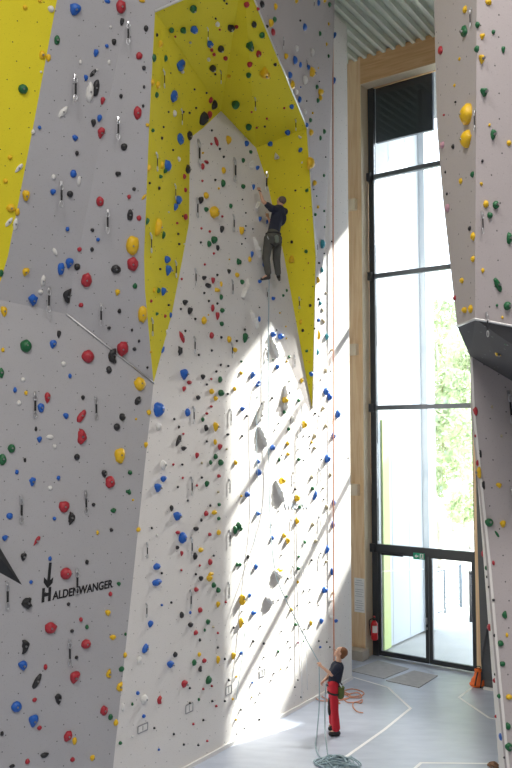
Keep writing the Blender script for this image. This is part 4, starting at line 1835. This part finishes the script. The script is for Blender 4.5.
501 737 5 8 b w
509 747 8 9 g o
504 757.5 2 3 k c
"""
# ------------------------------------------------------------------ climbing holds
HC = {'r': ('red', (.43, .028, .042)), 'g': ('green', (.012, .13, .045)), 'b': ('blue', (.015, .12, .50)), 'y': ('yellow', (.80, .50, .015)),
      'k': ('black', (.022, .022, .024)), 'w': ('white', (.74, .73, .70)), 't': ('tan', (.50, .44, .30)), 'p': ('pink', (.62, .34, .42)), 'c': ('turquoise', (.05, .33, .42))}
HM = {k: mat(n + ' resin', c, .42, var=.12, scale=22, bump=.35) for k, (n, c) in HC.items()}
BOLT = mat('zinc bolt', (.35, .35, .36), .35, metal=.9)
CHALK = mat('steel hanger', (.62, .63, .65), .3, metal=.9)
SLING = mat('black sling', (.02, .02, .022), .8)

tv, tf, tk = [], [], []
bpy.context.view_layer.update()
for o_, key in WALLS:
    mw = o_.matrix_world
    b0 = len(tv); tv += [mw @ v.co for v in o_.data.vertices]
    for p in o_.data.polygons: tf.append([b0 + i for i in p.vertices]); tk.append((key, p.material_index))
BV = BVHTree.FromPolygons(tv, tf, all_triangles=False)
def cast(px, py):
    d = ray(px, py); loc, n, i, dist = BV.ray_cast(CAM, d)
    if loc is None: return None
    if n.dot(d) > 0: n = -n
    return loc, n, tk[i]
def proj(p):
    v = p - CAM; z = v.dot(cf); return Vector((256 + FL * v.dot(cr) / z, 384 - FL * v.dot(cu) / z))
PN = {('left', 0): 'left grey wall', ('left', 1): 'left yellow panel', ('main', 0): 'centre white wall', ('side', 0): 'light yellow arch side',
      ('roof', 0): 'yellow arch underside', ('outer', 0): 'grey outer arch face', ('right', 0): 'right grey wall', ('right', 1): 'dark ledge', ('edge', 0): 'white edge board', ('flank', 0): 'dark flank board'}

def shape_me(shape, W_, H_, p, seed, sub, ang):
    rnd = random.Random(seed); bm = bmesh.new()
    bmesh.ops.create_icosphere(bm, subdivisions=sub, radius=1)
    off = Vector((seed * .37, seed * .91, 0)); am = {'b': .05, 'o': .10, 'w': .10, 'm': .2, 'c': .12}.get(shape, .1)
    fl = rnd.choice((-1, 1)); bend = rnd.choice((-1, 1)) * .45
    for v in bm.verts:
        c = v.co.copy(); z = max(c.z, -.12); r = 1 + am * noise.noise(c * 1.7 + off) * 2 + am * .6 * noise.noise(c * 4 + off)
        x, y = c.x * r, c.y * r
        if shape == 'w':
            t = (y + 1) / 2                      # triangular plan, blunt edge up, apex down
            x *= .45 + .75 * t; y = y * .95; z = z * (.55 + .6 * t); x += .12 * fl * y
            if c.z > .55: z *= .86               # planed faces
        elif shape == 'm':
            x = x * .8 + bend * (y * y - .45); z *= 1 - .35 * math.exp(-(y * 2.4) ** 2)
        elif shape == 'o':
            x *= 1 + .12 * fl * y; z *= .9
        v.co = Vector((x * W_ / 2, y * H_ / 2, z * p * (1 + .5 * am * noise.noise(c * 3 - off))))
    a = math.radians(ang)
    if a: bmesh.ops.rotate(bm, verts=bm.verts, cent=(0, 0, 0), matrix=Matrix.Rotation(-a, 3, 'Z'))
    return bm
def blade(W_, H_, p, seed, ang):
    """fin-like white tufa with a broken outer edge"""
    rnd = random.Random(seed); bm = bmesh.new(); n = 14; rows = []
    for i in range(n + 1):
        t = i / n; y = (t - .5) * H_; e = math.sin(PI * min(1, max(.04, t * 1.0 + .02))) ** .55
        q = p * (.35 + .75 * e * (1 - .45 * t)) * (.82 + .3 * (noise.noise(Vector((t * 7, seed, 0))))) * (1 if i % 4 else .86); th = .02 + .022 * e
        yy = y + rnd.uniform(-.01, .01)
        rows.append([bm.verts.new(x) for x in ((-th * 1.3, y, -.01), (-th, yy, q * .6), (-th * .5, yy, q), (th * .5, yy, q), (th, yy, q * .6), (th * 1.3, y, -.01))])
    for i in range(n):
        for k in range(5): bm.faces.new((rows[i][k], rows[i][k + 1], rows[i + 1][k + 1], rows[i + 1][k]))
    bm.faces.new(rows[0]); bm.faces.new(rows[-1][::-1])
    a = math.radians(ang)
    if a: bmesh.ops.rotate(bm, verts=bm.verts, cent=(0, 0, 0), matrix=Matrix.Rotation(-a, 3, 'Z'))
    return bm

H = []; missing = []
for i, l in enumerate([x for x in HOLDS.strip().split('\n')]):
    a = l.split(); px, py, w_, h_ = map(float, a[:4])
    if a[4] == 'q': H.append(dict(i=i, px=px, py=py, w=4, h=h_, c='q', s='q', ang=0)); continue
    sh = a[5][0]; ang = {'/': 32, '\\': -32, '>': -60, '': 0}[a[5][1:]]
    H.append(dict(i=i, px=px, py=py, w=w_, h=h_, c=a[4], s=sh, ang=ang))
keep = []
for h in H:
    q = None
    y0 = h['py'] - (h['h'] * .46 if h['s'] == 'q' else 0)
    for dx in (0, -2, 2, -4, 4, -7):
        q = cast(min(max(h['px'] + dx, 0), 512), y0)
        if q: break
    if not q: missing.append((h['px'], h['py'])); continue
    if dx: h['px'] += dx
    h['loc'], h['n'], key = q
    if key[0] == 'outer' : key = ('outer', 0)
    h['panel'] = PN.get(key, PN.get((key[0], 0)))
    n = h['n']
    up = Zv - n * n.z
    up = up.normalized() if up.length > .15 else (cu - n * n.dot(cu)).normalized()
    x = up.cross(n).normalized(); h['up'], h['x'] = up, x
    keep.append(h)
print('missing', missing); H = keep

def key_of(h): return h['panel']
def place(h):
    """where the base of the hold sits on its panel, and its real size, so that its dome fills the seen outline"""
    n, up, x = h['n'], h['up'], h['x']; L0 = h['loc']; k = FL / (L0 - CAM).dot(cf)
    sh = h['s']; PF = {'b': .66, 'o': .6, 'w': .75, 'm': .6, 'c': .8, 'l': 1}[sh]
    if sh == 'l':
        p = .115 if h['h'] >= 14 else .08
        if h['py'] > 370: h['px'] += 6; h['py'] -= 6
        d = ray(h['px'], h['py']); return CAM + d * ((L0 - CAM).dot(n) / d.dot(n)), .05, .2, p
    a = math.radians(-h['ang']); ca, sa = math.cos(a), math.sin(a)
    W_, H_ = h['w'] / k, h['h'] / k; px, py = h['px'], h['py']
    d0 = ray(px, py); nd = abs(n.dot(d0))
    if nd < .36 or key_of(h) in ('yellow arch underside', 'dark ledge'):                                   # panel seen almost edge-on: turn the long axis along the line of sight
        e1 = (d0 - n * n.dot(d0)).normalized(); h['up'] = e1; h['x'] = e1.cross(n).normalized(); h['ang'] = 0
        a_ = .86 * math.sqrt(h['w'] * h['h']) / k; W_, H_, p = a_, a_ * min(1.6, .75 / nd), a_ * .7
        asp = max(.6, min(1.5, h['h'] / h['w']))
        if abs(proj(L0 + e1 * .1).x - proj(L0).x) > abs(proj(L0 + e1 * .1).y - proj(L0).y): W_ *= asp
        d = ray(px, py); t = p * .45 / max(.22, nd); base = L0 - d * t - n * (p * .45); base -= n * (base - L0).dot(n)
        return base, W_, H_, p
    for it in range(5):
        d = ray(px, py); p = max(.012, PF * (1 + 1.3 * (1 - abs(n.dot(d)))) / (1.35) * min(W_, H_, .45 * (W_ + H_))); base = CAM + d * ((L0 - CAM).dot(n) / d.dot(n))
        xs, ys = [], []
        for e in (0, .5, 1.0, 1.3):
            for q in range(12):
                t = q * PI / 6; lx, ly = math.cos(t) * math.cos(e) * W_ / 2, math.sin(t) * math.cos(e) * H_ / 2
                pt = proj(base + x * (lx * ca - ly * sa) + up * (lx * sa + ly * ca) + n * math.sin(e) * p); xs.append(pt.x); ys.append(pt.y)
        gw, gh = max(xs) - min(xs), max(ys) - min(ys)
        W_ *= min(1.6, max(.6, h['w'] / gw)); H_ *= min(1.6, max(.6, h['h'] / gh))
        mx = 2.7 * min(W_, H_); W_, H_ = min(W_, mx), min(H_, mx)
        px += h['px'] - (max(xs) + min(xs)) / 2; py += h['py'] - (max(ys) + min(ys)) / 2
    return base, W_ * .97, H_ * .97, p

RM = lambda h: Matrix((h['x'], h['up'], h['n'])).transposed().to_4x4()
holds = [h for h in H if h['s'] not in 'ql']
holds.sort(key=lambda h: -(h['w'] * h['h'] + (3 if h['s'] != 'c' else 0)))
big, rest = holds[:300], holds[300:]
blades = [h for h in H if h['s'] == 'l']; draws = [h for h in H if h['s'] == 'q']
# ---- labels: every hold is told apart by its look, its panel and what sits next to it
def size(h):
    if h['s'] == 'q': return ''
    a = math.sqrt(h['w'] * h['h']); return 'large' if a > 9 else 'small' if a < 6.2 else 'mid-sized'
SW = {'b': 'round', 'o': 'oval', 'w': 'wedge-shaped', 'm': 'lumpy', 'c': 'dot-like'}
ORD = 'topmost second third fourth fifth sixth seventh eighth ninth tenth eleventh twelfth thirteenth fourteenth fifteenth sixteenth seventeenth eighteenth nineteenth twentieth'.split()
DIRS = {'below': (0, -1), 'above': (0, 1), 'right of': (-1, 0), 'left of': (1, 0)}
vis = big + blades + draws
def nm(h): return 'quickdraw' if h['s'] == 'q' else 'white blade' if h['s'] == 'l' else HC[h['c']][0] + ' hold'
for h in vis:
    h['nb'] = {}
    for dn, (dx, dy) in DIRS.items():
        best = None
        for g in vis:
            if g is h or g['c'] == 't': continue
            vx, vy = g['px'] - h['px'], g['py'] - h['py']; D = math.hypot(vx, vy)
            if D < 3 or D > 46: continue
            if (vx * dx + vy * dy) / D > .82 and (best is None or D < best[0]): best = (D, g)
        if best: h['nb'][dn] = (nm(best[1]), best[0], (size(best[1]) + ' ' + nm(best[1])).strip())
def art(s_): return 'a ' + s_
def words_(h): return len([w for w in h.split()])
def mklabels(items, core):
    import itertools
    out = {}
    cores = {}
    for h in items: cores.setdefault(core(h), []).append(h)
    for c_, hs in cores.items():
        for h in hs:
            lab = None
            if len(hs) == 1: lab = c_
            if not lab:
                dn = sorted(h['nb'].items(), key=lambda t: t[1][1])
                for r, lv_ in ((1, 0), (2, 0), (1, 2), (2, 2), (3, 0)):
                    for comb in itertools.combinations(dn, r):
                        if not any(g is not h and all(g['nb'].get(a, ('', 0, ''))[lv_] == b_[lv_] for a, b_ in comb) for g in hs):
                            bits = [a + ' ' + art(b_[lv_]) for a, b_ in comb]
                            cand = c_ + ', ' + ' and '.join(bits)
                            if words_(cand) <= 16: lab = cand; break
                    if lab: break
            if not lab:
                srt = sorted(hs, key=lambda g: g['py']); k = srt.index(h); n = len(hs)
                if n - 1 - k < min(k, 5): lab = c_ + ', ' + ('lowest' if k == n - 1 else ORD[n - 1 - k] + ' from the bottom') + ' of these'
                elif k < 20: lab = c_ + ', ' + ('topmost' if k == 0 else ORD[k] + ' from the top') + ' of these'
                else:
                    srt = sorted(hs, key=lambda g: g['px']); lab = c_ + ', number %d counting from the left' % (srt.index(h) + 1)
            h['label'] = lab
def core_hold(h): return '%s %s %s hold on the %s' % (size(h), HC[h['c']][0], SW[h['s']], h['panel'])
mklabels(big, core_hold)
mklabels(blades, lambda h: 'white blade-shaped hold on the centre white wall' if h['ang'] == 0 else 'white blade-shaped hold leaning %s on the %s' % ('right' if h['ang'] > 0 else 'left', h['panel']))
mklabels(draws, lambda h: 'black quickdraw on the %s' % h['panel'])
from collections import Counter
print('dup labels', [x for x in Counter(h['label'] for h in vis).items() if x[1] > 1][:5], 'number-type', sum('number' in h['label'] for h in vis), 'ordinal', sum('of these' in h['label'] for h in vis), 'single', len(vis))

for h in big:
    base, W_, H_, p = place(h); px_big = math.sqrt(h['w'] * h['h'])
    me = bm2me('hold', shape_me(h['s'], W_, H_, p, h['i'], 3 if px_big > 8 else 2, h['ang']), True)
    o_ = link('climbing_hold', me, HM[h['c']]); o_.matrix_world = Matrix.Translation(base) @ RM(h)
    tag(o_, h['label'], 'climbing hold', 'climbing holds on the ' + h['panel'])
    if px_big > 7.5:
        bm = bmesh.new(); z = p * .84
        bmesh.ops.create_cone(bm, cap_ends=True, segments=6, radius1=.016, radius2=.014, depth=.03, matrix=Matrix.Translation((0, 0, z)))
        link('bolt', bm2me('bolt', bm), BOLT, o_)
# ---- the remaining small footholds as one object
bm = bmesh.new(); slots = list(HM)
for h in rest:
    base, W_, H_, p = place(h)
    b2 = shape_me(h['s'], W_, H_, p, h['i'], 1 if h['w'] * h['h'] < 14 else 2, h['ang']); mw = Matrix.Translation(base) @ RM(h); mp_ = {}
    for v in b2.verts: mp_[v] = bm.verts.new(mw @ v.co)
    for f in b2.faces:
        g_ = bm.faces.new([mp_[v] for v in f.verts]); g_.material_index = slots.index(h['c']); g_.smooth = True
    b2.free()
me = bpy.data.meshes.new('small_footholds'); bm.to_mesh(me); bm.free()
for k in slots: me.materials.append(HM[k])
o_ = link('small_footholds', me); tag(o_, 'hundreds of tiny screw-on footholds scattered over all the climbing walls', 'footholds', kind='stuff')
# ---- white blades
for h in blades:
    base, W_, H_, p = place(h)
    Hb = h['h'] * (base - CAM).dot(cf) / FL if h['ang'] > -50 else h['h'] * 1.15 * (base - CAM).dot(cf) / FL
    if h['h'] < 9: Hb = .2
    o_ = link('tufa_hold', bm2me('tufa', blade(W_, Hb, p, h['i'], h['ang'])), HM['w']); o_.matrix_world = Matrix.Translation(base) @ RM(h)
    tag(o_, h['label'], 'tufa hold', 'white blade-shaped tufa holds')
# ---- quickdraws: unit-length prototype (hanging down -y, z away from the wall), then copies
def ovalring(a, b_, c, n=14): return [Vector((math.cos(2 * PI * k / n) * a, c + math.sin(2 * PI * k / n) * b_, .07)) for k in range(n)]
proto = empty('quickdraw', (0, 0, 0))
bm = bmesh.new(); b_box(bm, Vector((0, .0, .02)), ax[0], ax[1], ax[2], .045, .07, .02, .01); b_box(bm, Vector((0, -.06, .045)), ax[0], ax[1], ax[2], .03, .03, .03, .01)
link('bolt_hanger', bm2me('bolt_hanger', bm), CHALK, proto)
tube('carabiner', ovalring(.055, .12, -.17), .018, CHALK, proto, 6, True)
bm = bmesh.new(); b_box(bm, Vector((0, -.5, .07)), ax[0], ax[1], ax[2], .034, .235, .014, .006)
link('sling', bm2me('sling', bm), SLING, proto)
tube('carabiner', ovalring(.06, .13, -.84), .018, CHALK, proto, 6, True)
kids = list(proto.children)
for q, h in enumerate(draws):
    if q == 0: r_ = proto; cs = kids
    else:
        r_ = proto.copy(); COL.objects.link(r_)
        for c_ in kids:
            c2 = c_.copy(); COL.objects.link(c2); c2.parent = r_
    L_ = h['h'] * (h['loc'] - CAM).dot(cf) / FL
    n = h['n']; up = h['up']
    if n.z < -.05:                                # overhanging panel: hangs plumb
        zz = Vector((n.x, n.y, 0)).normalized(); up = Zv; x = up.cross(zz)
        R = Matrix((x, up, zz)).transposed().to_4x4()
    else: R = RM(h)
    L_ = L_ / max(.5, abs(cu.dot(up)))
    r_.matrix_world = Matrix.Translation(h['loc'] + n * .002) @ R @ Matrix.Diagonal((L_ * (1.1 if h['px'] < 430 else .8), L_, L_ * 1.2, 1))
    tag(r_, h['label'], 'quickdraw', 'quickdraws hanging on the climbing walls')

# ---- outlined route tags low on the wall
TAGM = mat('route tag print', (.30, .30, .31), .6); TAGW = mat('route tag card', (.78, .77, .74), .6)
for (px, py, w_, h_, lab) in ((142.5, 728, 9, 7, 'outlined route tag low on the centre wall, leftmost and lowest of the row'), (189, 708, 7, 8, 'outlined route tag low on the centre wall, below the big red hold'),
                              (228.5, 690, 6, 8, 'outlined route tag near the edge of the sunlight on the centre wall'), (262, 673, 6, 6, 'outlined route tag in the sunlight, rightmost of the low row')):
    q = cast(px, py); loc, n, _ = q; x = Zv.cross(n).normalized(); k = (loc - CAM).dot(cf) / FL
    t_ = empty('route_tag', loc, lab, 'route tag', 'route tags low on the wall')
    sx_, sz_ = w_ * k / 2 / .62, h_ * k / 2
    box('tag_card', n * .004, (x, n, Zv), (sx_, .003, sz_), TAGW, t_)
    bm = bmesh.new()
    for (cx, cz, hw, hh) in ((0, sz_, sx_, .009), (0, -sz_, sx_, .009), (-sx_, 0, .009, sz_), (sx_, 0, .009, sz_), (0, 0, .006, sz_ * .7)):
        b_box(bm, n * .009 + x * cx + Zv * cz, x, n, Zv, hw, .002, hh)
    o_ = link('tag_outline', bm2me('t', bm), TAGM, t_)
